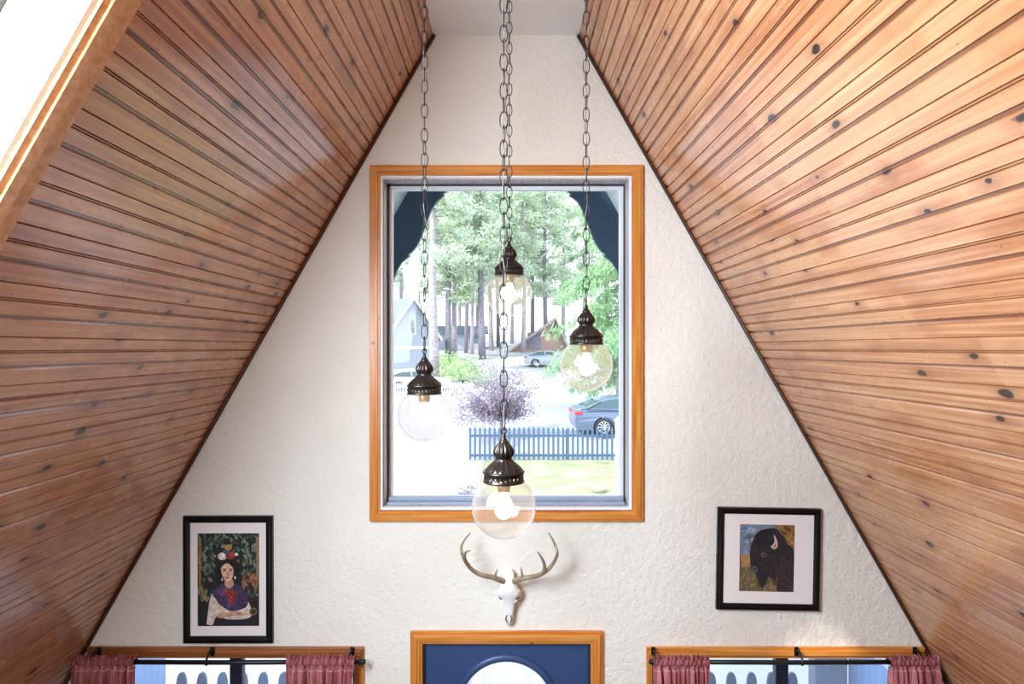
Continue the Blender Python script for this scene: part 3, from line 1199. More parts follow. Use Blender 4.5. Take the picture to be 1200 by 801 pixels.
antler('antler', [
    ([(402, 462, .085), (372, 452, .10), (330, 436, .12), (270, 424, .15), (215, 402, .17), (165, 358, .20), (130, 300, .21), (118, 240, .20), (136, 190, .17), (178, 138, .13)], .0155, .0034),
    ([(168, 360, .20), (143, 322, .23), (140, 290, .245), (152, 264, .25), (180, 255, .25)], .0115, .003),
    ([(350, 440, .115), (346, 425, .125), (352, 402, .13), (358, 382, .132)], .0085, .0026)])
antler('antler', [
    ([(470, 462, .085), (492, 456, .10), (535, 440, .12), (590, 432, .14), (640, 420, .16), (700, 382, .18), (746, 318, .20), (760, 268, .20), (745, 215, .18), (722, 168, .15), (702, 136, .13)], .0155, .0034),
    ([(668, 405, .17), (676, 370, .20), (668, 330, .22), (652, 298, .23), (628, 264, .235)], .0115, .003),
    ([(518, 444, .115), (526, 422, .125), (522, 396, .13), (516, 368, .132)], .0085, .0026)])


# ------------------------------------------------------------------ framed prints
def framed(name, label, corners, fw, matin, glass=True):
    """corners: outer frame (px) tl,tr,br,bl; returns empty at its centre, local x right / z up, size"""
    P = [Vector((wx(x), 0, wz(y))) for x, y in corners]
    c = sum(P, Vector()) / 4
    ux = ((P[1] - P[0]) + (P[2] - P[3])) / 2
    W = ux.length
    H = (((P[0] - P[3]) + (P[1] - P[2])) / 2).length
    ang = math.atan2(ux.z, ux.x)
    r = tag(empty(name, (c.x, 0, c.z)), label, 'framed picture')
    r.rotation_euler = (0, -ang, 0)
    mb = MB()
    w2, h2 = W / 2, H / 2
    steps = [(0, -.002), (0, -.022), (.006, -.027), (fw * .5, -.029), (fw * .72, -.024), (fw, -.019), (fw, -.004)]
    rows = []
    for e, y in steps:
        rows.append([Vector((sx * (w2 - e), y, sz * (h2 - e))) for sx, sz in ((-1, -1), (1, -1), (1, 1), (-1, 1))])
    mb.grid(rows, closed_u=True, smooth=False)
    mb.build('frame', M['blackframe'], r)
    l, rr, b, t = matin
    mb = MB()
    iw, ih = w2 - fw, h2 - fw
    mb.prism([(-iw - .003, -ih - .003), (iw + .003, -ih - .003), (iw + .003, ih + .003), (-iw - .003, ih + .003)], -.012, -.008,
             holes=[[(-w2 + l, -h2 + b), (w2 - rr, -h2 + b), (w2 - rr, h2 - t), (-w2 + l, h2 - t)]])
    mb.build('mount_board', M['mat'], r)
    return r, (-w2 + l, w2 - rr, -h2 + b, h2 - t)


PCOL = {}


def pcol(rgb):
    k = tuple(rgb)
    if k not in PCOL:
        PCOL[k] = m_plain('print_ink_%d_%d_%d' % k, srgb(*k), 0.6, var=0.3, scale=45)
    return PCOL[k]


class Print:
    """a flat print: coloured shapes in 0..1 coordinates (x right, y down), each a hair above the last"""

    def __init__(self, box, bg):
        self.b = box
        self.mb = MB()
        self.mats = []
        self.k = 0
        self.poly([(-.02, -.02), (1.02, -.02), (1.02, 1.02), (-.02, 1.02)], bg)

    def mi(self, c):
        m = pcol(c)
        if m not in self.mats:
            self.mats.append(m)
        return self.mats.index(m)

    def poly(self, pts, c, smooth=0):
        x0, x1, z0, z1 = self.b
        y = -.0050 - .000009 * self.k
        self.k += 1
        if smooth:
            q = smoothpath([(p[0], p[1], 0) for p in pts] + [(pts[0][0], pts[0][1], 0)], smooth)[:-1]
            pts = [(p.x, p.y) for p in q]
        pts = [(min(1.005, max(-.005, p[0])), min(1.005, max(-.005, p[1]))) for p in pts]
        P = [Vector((x0 + (x1 - x0) * p[0], y, z1 - (z1 - z0) * p[1])) for p in pts]
        tris = tessellate_polygon([P])
        V = [self.mb.bm.verts.new(p) for p in P]
        mi = self.mi(c)
        for t in tris:
            try:
                f = self.mb.bm.faces.new([V[i] for i in t])
                f.material_index = mi
            except ValueError:
                pass

    def ell(self, cx, cy, rx, ry, c, rot=0.0, n=18):
        self.poly([(cx + rx * math.cos(t) * math.cos(rot) - ry * math.sin(t) * math.sin(rot), cy + rx * math.cos(t) * math.sin(rot) + ry * math.sin(t) * math.cos(rot))
                   for t in [2 * PI * k / n for k in range(n)]], c)

    def done(self, parent):
        bm = self.mb.bm
        for f in bm.faces:
            f.normal_update()
            if f.normal.y > 0:
                f.normal_flip()
        return self.mb.build('print', self.mats, parent, recalc=False)


# --- portrait of a woman among leaves
r, box = framed('framed_picture', 'black framed portrait print of a dark haired woman in a purple shawl',
                [(216.3, 603.2), (321.5, 603.2), (320.5, 750.8), (217.2, 751.3)], .037, (.076, .078, .090, .098))
p = Print(box, (26, 28, 30))
rn = random.Random(3)
for k in range(430):
    x, y = rn.random(), rn.random() * .72
    if .28 < x < .72 and y > .2:
        continue
    c = rn.choice([(74, 92, 80), (98, 114, 96), (58, 74, 64), (120, 130, 106), (42, 54, 50)])
    p.ell(x, y, .02 + .026 * rn.random(), .009 + .013 * rn.random(), c, rn.random() * 3, 9)
for xx in (.035, .965):        # gilded arch
    s = 1 if xx < .5 else -1
    p.poly([(xx - .015, .05), (xx + .015, .05), (xx + .015, .55), (xx + s * .06 + .015, .66), (xx + s * .14, .74), (xx + s * .12 - .02, .74), (xx + s * .04 - .015, .67), (xx - .015, .56)], (150, 112, 58))
for k in range(40):            # orange foliage at right
    p.ell(.72 + .22 * rn.random(), .44 + .14 * rn.random(), .03, .012, rn.choice([(150, 84, 50), (112, 66, 44), (170, 104, 70)]), rn.random() * 3, 9)
p.ell(.48, .40, .19, .135, (22, 18, 20))                                                                       # hair
p.poly([(.16, .99), (.18, .78), (.24, .64), (.38, .56), (.60, .55), (.76, .62), (.86, .78), (.90, .99)], (34, 26, 38), 4)
p.poly([(.14, .98), (.20, .70), (.27, .66), (.34, .76), (.55, .84), (.78, .80), (.82, .74), (.88, .86), (.80, .92), (.5, .93), (.3, .90), (.24, .99)], (206, 190, 176), 3)  # sleeves
p.poly([(.24, .67), (.30, .59), (.42, .54), (.62, .54), (.74, .60), (.80, .68), (.79, .77), (.66, .83), (.50, .835), (.36, .76)], (62, 46, 76), 4)
for k in range(26):
    p.poly([(.32 + .42 * k / 26, .58 + .03 * math.sin(k)), (.325 + .42 * k / 26, .58), (.42 + .3 * k / 26 + .01, .80), (.42 + .3 * k / 26, .81)], rn.choice([(84, 62, 98), (46, 34, 58), (104, 74, 106)]))                         # shawl
p.poly([(.30, .63), (.42, .57), (.56, .62), (.52, .66), (.38, .68)], (88, 66, 104), 3)
for (x, y) in ((.50, .66), (.56, .70), (.58, .65), (.46, .63), (.53, .73)):
    p.ell(x, y, .055, .03, (128, 44, 44), .3)
    p.ell(x - .01, y - .005, .028, .014, (164, 66, 56), .5)
p.poly([(.44, .50), (.56, .50), (.58, .56), (.51, .60), (.44, .56)], (190, 146, 120), 3)                        # neck
p.poly([(.375, .38), (.40, .335), (.47, .315), (.55, .335), (.585, .39), (.575, .45), (.545, .50), (.50, .53), (.45, .515), (.40, .46)], (214, 172, 144), 4)  # face
p.poly([(.36, .40), (.38, .32), (.48, .29), (.60, .33), (.62, .44), (.585, .48), (.58, .39), (.53, .345), (.47, .325), (.41, .35)], (24, 18, 20), 3)
p.ell(.435, .405, .024, .007, (40, 28, 28))
p.ell(.535, .405, .024, .007, (40, 28, 28))
p.ell(.43, .388, .032, .005, (50, 34, 30), -.05)
p.ell(.54, .388, .032, .005, (50, 34, 30), .05)
p.poly([(.475, .41), (.49, .41), (.498, .45), (.465, .452)], (184, 136, 112))
p.ell(.482, .482, .03, .009, (164, 66, 66))
p.ell(.395, .50, .012, .016, (226, 214, 196))
p.ell(.605, .48, .012, .018, (226, 214, 196))
for (x, y, c, rr) in ((.40, .25, (222, 198, 190), .075), (.42, .245, (240, 222, 214), .04), (.53, .24, (128, 42, 42), .085), (.55, .225, (160, 64, 54), .05), (.46, .20, (60, 88, 110), .05), (.63, .23, (216, 206, 204), .03), (.50, .155, (176, 128, 62), .06), (.66, .30, (150, 60, 60), .03)):
    p.ell(x, y, rr, rr * .55, c)
p.poly([(.30, .885), (.42, .855), (.60, .845), (.78, .86), (.80, .885), (.64, .885), (.48, .905), (.34, .915)], (198, 152, 124), 3)   # folded hands
p.poly([(.46, .862), (.62, .874), (.60, .892), (.45, .892)], (178, 130, 104), 3)
for q in range(4):
    p.poly([(.60 + .012 * q, .852 + .009 * q), (.72 + .012 * q, .858 + .009 * q), (.72 + .012 * q, .861 + .009 * q), (.60 + .012 * q, .855 + .009 * q)], (140, 96, 78))
p.ell(.90, .845, .065, .042, (112, 84, 56))
p.ell(.90, .845, .042, .027, (58, 44, 36))
p.poly([(.10, .56), (.16, .45), (.24, .43), (.28, .50), (.26, .60), (.18, .63)], (36, 32, 36), 3)
p.ell(.20, .50, .04, .022, (128, 112, 104), .4)
p.done(r)

# --- painting of a bison
r, box = framed('framed_picture', 'black framed print of a bison head on a wide cream mount',
                [(840.2, 592.8), (960.5, 595.0), (957.8, 714.0), (838.0, 711.8)], .035, (.128, .140, .100, .095))
p = Print(box, (120, 104, 84))
p.poly([(0, 0), (1, 0), (1, .45), (0, .48)], (116, 128, 146))
for k in range(16):
    p.ell(rn.random() * .6, .05 + rn.random() * .32, .10, .028, rn.choice([(150, 160, 172), (176, 178, 178), (84, 108, 140)]), rn.uniform(-.2, .2))
p.poly([(0, .46), (.3, .44), (.3, .66), (0, .68)], (164, 124, 78))
p.poly([(0, .66), (.5, .6), (1, .7), (1, 1.02), (0, 1.02)], (106, 94, 66))
for k in range(260):
    x = rn.random()
    y = .66 + .34 * rn.random()
    p.poly([(x, y), (x + .012, y), (x + .02 + .02 * rn.random(), y - .08)], rn.choice([(138, 122, 74), (84, 82, 52), (164, 130, 80), (112, 74, 48)]))
p.poly([(.62, 0), (1, 0), (1, .5), (.9, .36), (.76, .14)], (138, 96, 52), 3)
for k in range(26):
    p.ell(.7 + .32 * rn.random(), .02 + .36 * rn.random(), .05, .018, rn.choice([(168, 122, 66), (110, 74, 40), (90, 62, 40)]), .7)
p.poly([(.22, .28), (.28, .16), (.40, .08), (.54, .06), (.66, .06), (.76, .14), (.88, .28), (1.0, .42), (1.02, 1.0), (.72, 1.0), (.66, .86), (.54, .78), (.50, .86), (.44, .94),
        (.38, .92), (.34, .80), (.30, .73), (.22, .68), (.20, .58), (.19, .42)], (38, 34, 40), 4)
p.poly([(.74, .98), (.68, .80), (.66, .60), (.80, .52), (1.0, .62), (1.02, 1.0)], (56, 42, 42), 3)
p.poly([(.30, .16), (.42, .10), (.56, .10), (.56, .26), (.44, .34), (.30, .32)], (26, 24, 30), 3)
for k in range(70):
    x = .28 + .5 * rn.random()
    y = .1 + .62 * rn.random()
    p.poly([(x, y), (x + .01, y), (x + .03 * rn.uniform(-1, 1), y + .07)], rn.choice([(58, 52, 60), (24, 22, 26), (48, 42, 48)]))
for k in range(150):
    x = .40 + .58 * rn.random()
    y = .36 + .56 * rn.random()
    if x < .56 and y > .7:
        continue
    p.poly([(x, y), (x + .014, y), (x + .02 * rn.uniform(-1, 1), y + .06)], rn.choice([(74, 56, 54), (34, 28, 32), (58, 44, 46), (92, 66, 56)]))
for k in range(24):
    x = .56 + .12 * rn.random()
    y = .78 + .14 * rn.random()
    p.poly([(x, y), (x + .014, y), (x + .02 * rn.uniform(-1, 1), y + .08)], rn.choice([(150, 118, 90), (120, 90, 66), (172, 140, 108)]))
p.poly([(.19, .34), (.165, .28), (.165, .20), (.18, .17), (.195, .24), (.215, .31)], (120, 92, 84), 2)
p.poly([(.56, .33), (.60, .30), (.635, .24), (.615, .15), (.66, .20), (.69, .28), (.68, .34), (.62, .365)], (206, 178, 158), 3)
p.poly([(.585, .335), (.63, .31), (.66, .26), (.665, .32), (.62, .35)], (150, 112, 92), 2)
p.ell(.445, .455, .05, .034, (112, 92, 82))
p.ell(.45, .458, .026, .02, (30, 22, 22))
p.poly([(.20, .66), (.24, .62), (.31, .63), (.33, .69), (.29, .73), (.23, .71)], (78, 72, 80), 3)
p.ell(.285, .67, .022, .016, (20, 18, 22))
p.done(r)

# ------------------------------------------------------------------ outside the gable: overhang, bargeboards, porch
OY = 1.22
for sgn, nm in ((-1, 'left'), (1, 'right')):
    mb = MB()
    z0, z1 = 2.35, ZC + .35
    a, b = sgn * (half(z0) + .0), sgn * (half(z1) + .0)
    t = .12 * sgn
    mb.prism([(a, z0), (a + t, z0), (b + t, z1), (b, z1)], WT, OY)
    tag(mb.build('roof_overhang', M['soffit']), 'pale underside of the roof overhang past the picture window, %s side' % nm, 'roof', kind='structure')
    mb = MB()
    # ogee edge: cusps every 0.46 m of height
    pts_in = []
    per = 0.453
    tab = [(0, 0), (.03, -.012), (.11, -.032), (.25, -.029), (.48, 0), (.70, .027), (.84, .036), (.93, .030), (.985, .012), (1, 0)]
    for k in range(-4, 2):
        ztop = 4.839 + per * k
        for t_, dv in tab[::-1]:
            z = ztop - per * t_
            xin = half(z) - (.27 + .018 * (1 - 2 * t_) + dv)
            if z < ZC - .02:
                pts_in.append((sgn * max(.02, xin), z - (.0008 if t_ == 0 else 0)))
    zlo = pts_in[0][1]
    zhi = pts_in[-1][1]
    outer = [(sgn * half(zhi), zhi), (sgn * half(zlo), zlo)]
    mb.prism(pts_in + outer, OY - .10, OY - .06)
    tag(mb.build('bargeboard', M['navyout']), 'dark navy scalloped bargeboard seen through the top %s corner of the picture window' % nm, 'bargeboard', 'scalloped bargeboards')

# porch
PYR = 1.55
mb = MB()
mb.box(-2.9, 2.9, WT, PYR + .1, -.22, -.12)
tag(mb.build('porch_floor', M['drive']), 'pale porch floor outside the low windows', 'floor', kind='structure')
mb = MB()
for sgn, nm in ((-1, 'left'), (1, 'right')):
    mb = MB()
    x = sgn * 2.80
    mb.box(min(x, x + sgn * .05), max(x, x + sgn * .05), WT + .02, PYR, -.12, 1.33)
    tag(mb.build('wall_porch_%s' % nm, M['sideblue']), 'light blue boarded porch end wall seen through the %s low window' % nm, 'wall', kind='structure')
ry = PYR
rail = tag(empty('porch_railing', (0, ry, -.12)), 'navy porch railing with oval topped pickets outside the low windows', 'railing')


def oval_picket(x, y, zb, zt, w, th):
    n = 10
    pts = [(x - w, zb), (x + w, zb)]
    hz = .115
    for k in range(n + 1):
        a = PI * k / n
        pts.append((x + w * math.copysign(abs(math.cos(a)) ** .8, math.cos(a)), zt - hz + hz * math.sin(a) ** .9))
    return MB().prism(pts, y - th / 2, y + th / 2)


px0 = 213.0
k = 0
while True:
    px = px0 + 23.85 * k - 23.85 * 0
    if px > 950:
        break
    x = wx(px, ry + D)
    child_at(oval_picket(x, ry, -.06, 1.035, .041, .022).build('picket', M['railing']), rail)
    k += 1
mb = MB()
mb.box(wx(207, 4.9), wx(955, 4.9), ry + .012, ry + .05, .02, .10)
mb.box(wx(207, 4.9), wx(955, 4.9), ry + .012, ry + .05, .72, .80)
child_at(mb.build('rail', M['railing']), rail)
mb = MB()
mb.box(wx(954, 4.9), wx(992, 4.9), ry - .02, ry + .1, -.12, 1.32, bev=.008)
child_at(mb.build('post', M['slate']), rail)


# ------------------------------------------------------------------ grounds
def g(y):
    d = y + D
    kn = [(0, -.5), (22.3, -.5), (25.0, .04), (41, .46), (48, .95), (56, 1.95), (62, 2.6), (68, 3.0), (130, 6.5)]
    for (a0, b0), (a1, b1) in zip(kn, kn[1:]):
        if d <= a1:
            return b0 + (b1 - b0) * (d - a0) / (a1 - a0)
    return kn[-1][1]


mb = MB()
ys = [WT, 10, 22.3 - D, 23.6 - D, 25 - D, 33 - D, 41 - D, 48 - D, 56 - D, 62 - D, 68 - D, 80, 126]
rows = [[Vector((x, y, g(y))) for x in (-70, -40, -20, -10, 0, 10, 20, 40, 70)] for y in ys]
mb.grid(rows)
tag(mb.build('ground', M['dirt'], recalc=False), 'pale dusty ground rising to the trees', 'ground', kind='structure')
mb = MB()
mb.box(-9, wx(556, 15.5), PYR + .2, 18.9, -.5, -.47)
mb.box(wx(556, 15.5), 14, PYR + .2, 9.0, -.5, -.47)
tag(mb.build('driveway', M['drive']), 'white concrete driveway at the left', 'driveway', kind='structure')
mb = MB()
mb.box(wx(556, 15.5) + .02, 14, 9.02, 18.9, -.5, -.46)
tag(mb.build('lawn', M['grass']), 'pale dry front lawn inside the fence', 'lawn', kind='structure')
mb = MB()
rows = [[Vector((x, y, g(y) + (.02 if y > 22 else -.03))) for x in (-60, -20, 0, 20, 60)] for y in (24.7 - D, 25.6 - D, 33 - D, 37 - D)]
mb.grid(rows)
tag(mb.build('road', M['road'], recalc=False), 'sunlit pale road beyond the fence', 'road', kind='structure')


def picket_fence(name, label, x0, x1, y, h, pitch, w, mat, post_every=0, group=None, rails=True):
    z = g(y)
    r = tag(empty(name, ((x0 + x1) / 2, y, z)), label, 'fence', group)
    src = None
    n = int((x1 - x0) / pitch)
    cx = (x0 + x1) / 2
    for k in range(n + 1):
        x = x0 + pitch * k - cx
        if src is None:
            poly = [(-w / 2, .05), (w / 2, .05), (w / 2, h - .16), (w * .62, h - .13), (w * .62, h - .10), (0, h), (-w * .62, h - .10), (-w * .62, h - .13), (-w / 2, h - .16)]
            src = MB().prism(poly, -.012, .012).build('picket', mat, r)
            o = src
        else:
            o = src.copy()
            COL.objects.link(o)
            o.parent = r
        o.location = (x, 0, 0)
    for zz in (.16, h * .70):
        mb = MB()
        mb.box(x0 - cx, x1 - cx, .014, .05, zz, zz + .085)
        mb.build('rail', mat, r)
    if post_every:
        k = 0
        x = x0 + post_every / 2
        while x < x1:
            mb = MB()
            mb.box(x - cx - .05, x - cx + .05, .05, .15, 0, h * .92, bev=.008)
            mb.build('post', mat, r)
            x += post_every
    return r


FY = 22.1 - D
picket_fence('picket_fence', 'blue-grey pointed picket fence along the lawn', wx(551, 22.1), wx(551, 22.1) + 8.9, FY, 1.27, .181, .082, M['fence'], 2.4)
picket_fence('picket_fence', 'low white picket fence far off in front of the white car', wx(440, 41), wx(556, 41), 41 - D, .85, .19, .10, M['fencew'], 0)


# ------------------------------------------------------------------ cars
def wheel_parts(par, x, y, side, R=.335):
    r = empty('wheel', (x, y, R))
    r.parent = par
    mb = MB()
    pr = [(.22, -.09), (.30, -.105), (R, -.08), (R + .003, 0), (R, .08), (.30, .105), (.22, .09)]
    rows = [[Vector((q * math.cos(t), z, q * math.sin(t))) for t in [2 * PI * k / 28 for k in range(28)]] for q, z in pr]
    mb.grid(rows, closed_u=True)
    mb.build('tyre', M['tyre'], r)
    mb = MB()
    yy = side * .085
    rows = [[Vector((q * math.cos(t), z, q * math.sin(t))) for t in [2 * PI * k / 28 for k in range(28)]] for q, z in ((.235, side * .09), (.215, side * .10), (.20, side * .06), (.205, -side * .09))]
    mb.grid(rows, closed_u=True)
    for k in range(10):
        a = 2 * PI * k / 10
        u = Vector((math.cos(a), 0, math.sin(a)))
        mb.tube([u * .03 + Vector((0, side * .075, 0)), u * .12 + Vector((0, side * .085, 0)), u * .21 + Vector((0, side * .08, 0))], [.026, .022, .020], 6)
    mb.tube([(0, side * .06, 0), (0, side * .09, 0)], .05, 12)
    mb.build('rim', M['rim'], r)
    mb = MB()
    mb.tube([(0, side * .0, 0), (0, side * .045, 0)], .2, 20)
    mb.build('brake_disc', M['tyre'], r)


def car(label, loc, rz, paint):
    """sedan, length along local x (front towards +x), rear axle at x=0"""
    r = tag(empty('car', loc, rz), label, 'car', 'parked cars')
    hw = .89
    wb = 2.72

    def archpts(cx, n=9, rr=.40):
        return [(cx + rr * math.cos(PI * (1 - k / n)), .335 + rr * math.sin(PI * (1 - k / n)) * 1.0) for k in range(n + 1)]
    low = [(-1.04, .36), (-.98, .25), (-.42, .22)] + archpts(0) + [(.42, .20), (wb - .42, .20)] + archpts(wb) + [(wb + .42, .22), (wb + .84, .26), (wb + .92, .40)]
    top = [(wb + .93, .55), (wb + .86, .70), (wb + .55, .82), (wb - .20, .95), (wb - .55, .99), (.35, 1.02), (-.30, 1.05), (-.78, 1.06), (-.98, 1.03), (-1.03, .93), (-1.06, .75), (-1.09, .55)]
    poly = low + top
    n = len(poly)
    # width profile: body sides swell at the waist and close in at top, bottom and ends
    mb = MB()
    rows = []
    def wid(x, z, f):
        e = 1 - .16 * max(0, (abs(x - wb / 2) - 1.7) / .75) ** 2
        v = 1 - .07 * ((z - .62) / .45) ** 2
        return hw * e * v * f
    ring = []
    cz, cx = .62, wb / 2
    for f, shr in ((-1, .93), (-.985, .985), (-.9, 1.0), (.9, 1.0), (.985, .985), (1, .93)):
        row = []
        for (x, z) in poly:
            zz = cz + (z - cz) * (shr if z > .7 else 1)
            xx = cx + (x - cx) * (1 if abs(x - cx) < 2 else (.985 + .015 * shr))
            row.append(Vector((xx, wid(x, z, f), zz)))
        rows.append(row)
    mb.grid(rows, closed_u=True)
    for idx in (0, -1):
        pl = [(q.x, q.z) for q in rows[idx]]
        tr = tessellate_polygon([[Vector((a, b, 0)) for a, b in pl]])
        V = [mb.bm.verts.new(q) for q in rows[idx]]
        for t in tr:
            mb.bm.faces.new([V[i] for i in t])
    bmesh.ops.remove_doubles(mb.bm, verts=mb.bm.verts[:], dist=.0005)
    mb.build('body', paint, r)
    # greenhouse
    gp = [(-.62, 1.04), (-.18, 1.28), (.25, 1.40), (.85, 1.445), (1.35, 1.42), (1.75, 1.30), (2.35, .98)]
    mb = MB()
    rows = []
    for (x, z) in gp:
        k = (z - .98) / .46
        yw = (hw - .06) * (1 - .20 * k)
        rows.append([Vector((x, -hw + .06, .98)), Vector((x, -yw, z - .02)), Vector((x, -yw * .9, z)), Vector((x, yw * .9, z)), Vector((x, yw, z - .02)), Vector((x, hw - .06, .98))])
    mb.grid(rows, smooth=False)
    mb.build('windows', M['carglass'], r)
    mb = MB()
    rows = []
    for (x, z) in gp[1:6]:
        k = (z - .98) / .46
        yw = (hw - .06) * (1 - .20 * k) + .006
        rows.append([Vector((x, -yw, z - .05)), Vector((x, -yw, z - .01)), Vector((x, -yw * .9, z + .012)), Vector((x, yw * .9, z + .012)), Vector((x, yw, z - .01)), Vector((x, yw, z - .05))])
    mb.grid(rows)
    for s in (-1, 1):       # pillars
        for (xa, za, xb, zb, rr) in ((-.66, 1.04, -.10, 1.30, .045), (.95, 1.0, .85, 1.42, .035), (2.32, 1.0, 1.72, 1.31, .03)):
            k = (zb - .98) / .46
            mb.tube([(xa, s * (hw - .06), za), (xb, s * ((hw - .06) * (1 - .2 * k) + .004), zb)], rr, 6)
    mb.build('roof', paint, r)
    for s in (-1, 1):
        mb = MB()
        mb.box(-1.085, -.80, s * .60 - .20, s * .60 + .20, .80, .93, bev=.03)
        mb.build('tail_light', M['tail'], r)
        mb = MB()
        mb.box(wb + .62, wb + .90, s * .62 - .17, s * .62 + .17, .58, .70, bev=.03)
        mb.build('headlight', M['rim'], r)
        mb = MB()
        mb.tube(smoothpath([(2.02, s * .86, .98), (2.02, s * .98, 1.02), (2.04, s * 1.04, 1.04)], 4), [.03, .04, .05, .06, .07, .075, .07, .06, .03], 8)
        mb.build('wing_mirror', paint, r)
        for x in (0, wb):
            wheel_parts(r, x, s * .80, s)
    return r


pc = at(702, 498, 25.4)
car('silver-blue sedan parked behind the right end of the blue-grey fence', (pc.x, pc.y, g(pc.y) + .02), .06, M['carsilver']).scale = (1.08, 1.08, 1.08)
pc = at(469, 452, 43)
car('white car parked at the far left in front of the grey gabled house', (pc.x, pc.y, g(pc.y) + .0), .05, M['carwhite'])
pc = at(629, 416, 56)
car('tiny grey car far off beside the brown cabin', (pc.x, pc.y, g(pc.y) + .0), -.2, M['cargrey'])


# ------------------------------------------------------------------ trees
def leaf_quads(mb, c, n, spread, ln, wd, rnd, droop=0.0):
    for _ in range(n):
        p = Vector(c) + Vector((rnd.gauss(0, spread[0]), rnd.gauss(0, spread[1]), rnd.gauss(0, spread[2])))
        d = Vector((rnd.uniform(-1, 1), rnd.uniform(-1, 1), rnd.uniform(-.6, .8) - droop)).normalized()
        s = d.orthogonal().normalized()
        s = (Matrix.Rotation(rnd.uniform(0, 6.28), 3, d) @ s)
        l_, w_ = ln * rnd.uniform(.6, 1.3), wd * rnd.uniform(.6, 1.3)
        mb.face([p, p + d * l_ * .5 + s * w_, p + d * l_, p + d * l_ * .5 - s * w_])


def pine_meshes(seed, h, cr, base, nb, leaf, lq=46, lsize=(.62, .085)):
    rnd = random.Random(seed)
    tr = MB()
    bend = rnd.uniform(-.25, .25)
    pts = [(bend * math.sin(q * 3), 0, h * q) for q in [k / 8 for k in range(9)]]
    tr.tube(pts, [.30 * (1 - .85 * k / 8) + .02 for k in range(9)], 9)
    cr_mb = MB()
    for k in range(nb):
        q = base + (1 - base) * (k + rnd.random()) / nb
        z = h * q
        a = rnd.uniform(0, 2 * PI)
        ln = cr * (1 - .55 * ((q - base) / (1 - base)) ** 1.5) * rnd.uniform(.55, 1.1)
        e = Vector((math.cos(a) * ln, math.sin(a) * ln, z + rnd.uniform(-.5, .5)))
        s = Vector((0, 0, z - .2))
        tr.tube([s, (s + e) / 2 + Vector((0, 0, .15)), e], [.05, .035, .012], 5)
        for t in (.5, .75, 1.0):
            leaf_quads(cr_mb, s + (e - s) * t, int(lq * (.5 + .6 * t)), (.36, .36, .26), lsize[0], lsize[1], rnd)
    return tr, cr_mb


protos = []
for i in range(4):
    tr, cm = pine_meshes(20 + i, 21 + i, 2.9, (.46, .32, .28, .34)[i], 44, None)
    t_me = tr.build('trunk', M['bark'] if i % 2 == 0 else M['barkd'])
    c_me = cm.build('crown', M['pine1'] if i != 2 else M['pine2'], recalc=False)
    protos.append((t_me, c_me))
TREES = [
    (510, 47, 1.35, 'thick pale pine trunk rising right beside the grey gabled house'),
    (525.5, 60, 1.15, 'pine next to the thick pale one, right of the leftmost chain'),
    (532.5, 63, 1.0, 'dark pine standing close behind its broader pale neighbour'),
    (546, 69, .8, 'slim pine midway between the leftmost and the front chain'),
    (553, 67, .75, 'slim leaning pine before the wide dark trunk'),
    (565, 61, 1.25, 'wide dark pine trunk left of the highest globe'),
    (576, 74, 1.0, 'pine seen just under the left edge of the highest globe'),
    (584, 82, .9, 'thin pine next to the front chain, below the highest globe'),
    (613, 70, .9, 'pine right of the front chain behind the brown cabin'),
    (624, 78, 1.0, 'pine seen above the roof of the brown cabin'),
    (600, 90, 1.0, 'distant pine straight behind the highest globe'),
    (470, 74, 1.1, 'tall pine behind the ridge of the grey gabled house'),
    (492, 82, 1.1, 'distant pine over the right eave of the grey gabled house'),
    (640, 73, 1.1, 'pine half covered by the fresh green tree, right of the cabin'),
    (660, 84, 1.1, 'distant pine behind the fresh green tree'),
    (684, 78, 1.1, 'pine whose top shows behind the rightmost chain'),
    (712, 86, 1.1, 'distant pine beside the right bargeboard'),
    (440, 70, 1.1, 'pine hidden mostly by the left window trim'),
    (538, 92, 1.1, 'distant pine filling the gap between the two dark trunks'),
    (560, 98, 1.1, 'farthest pine up the slope behind the wide dark trunk'),
    (742, 72, 1.1, 'pine at the right window trim'),
]
rt = random.Random(5)
for i, (px, d, sw, lab) in enumerate(TREES):
    y = d - D
    x = wx(px, d)
    r = tag(empty('pine_tree', (x, y, g(y) - .1), rt.uniform(0, 6.28)), lab, 'tree', 'pines across the road')
    tp, cp = protos[i % 4]
    first = i < 4
    a = tp if first else tp.copy()
    b = cp if first else cp.copy()
    if not first:
        COL.objects.link(a)
        COL.objects.link(b)
    a.parent = b.parent = r
    a.scale = (sw, sw, 1)
    s = rt.uniform(.92, 1.08)
    b.scale = (s, s, 1)

# the fresh green conifer at the right, drooping sprays
rnd = random.Random(77)
d = 33.0
y = d - D
X = wx(728, d)
r = tag(empty('conifer', (X, y, g(y))), 'fresh green drooping conifer behind the silver-blue sedan', 'tree')
tr, cm = MB(), MB()
H = 15.5
tr.tube([(0, 0, 0), (.1, 0, H * .5), (0, 0, H)], [.32, .2, .03], 9)
for k in range(120):
    q = .09 + .9 * (k + rnd.random()) / 120
    z = H * q
    a = rnd.uniform(0, 2 * PI)
    ln = (4.1 * (1 - q) ** .6 + .3) * rnd.uniform(.6, 1.08)
    s = Vector((0, 0, z + .4))
    e = Vector((math.cos(a) * ln, math.sin(a) * ln, z - .55 * ln * .35))
    mid = (s + e) / 2 + Vector((0, 0, .25))
    tr.tube([s, mid, e], [.05, .03, .01], 5)
    for t in (.35, .55, .75, .9, 1.0):
        c = s + (e - s) * t + Vector((0, 0, .25 * math.sin(PI * t)))
        leaf_quads(cm, c, 44, (.26, .26, .20), .46, .045, rnd, droop=.75)
tr.build('trunk', M['bark'], r)
cm.build('crown', M['cedar'], r, recalc=False)

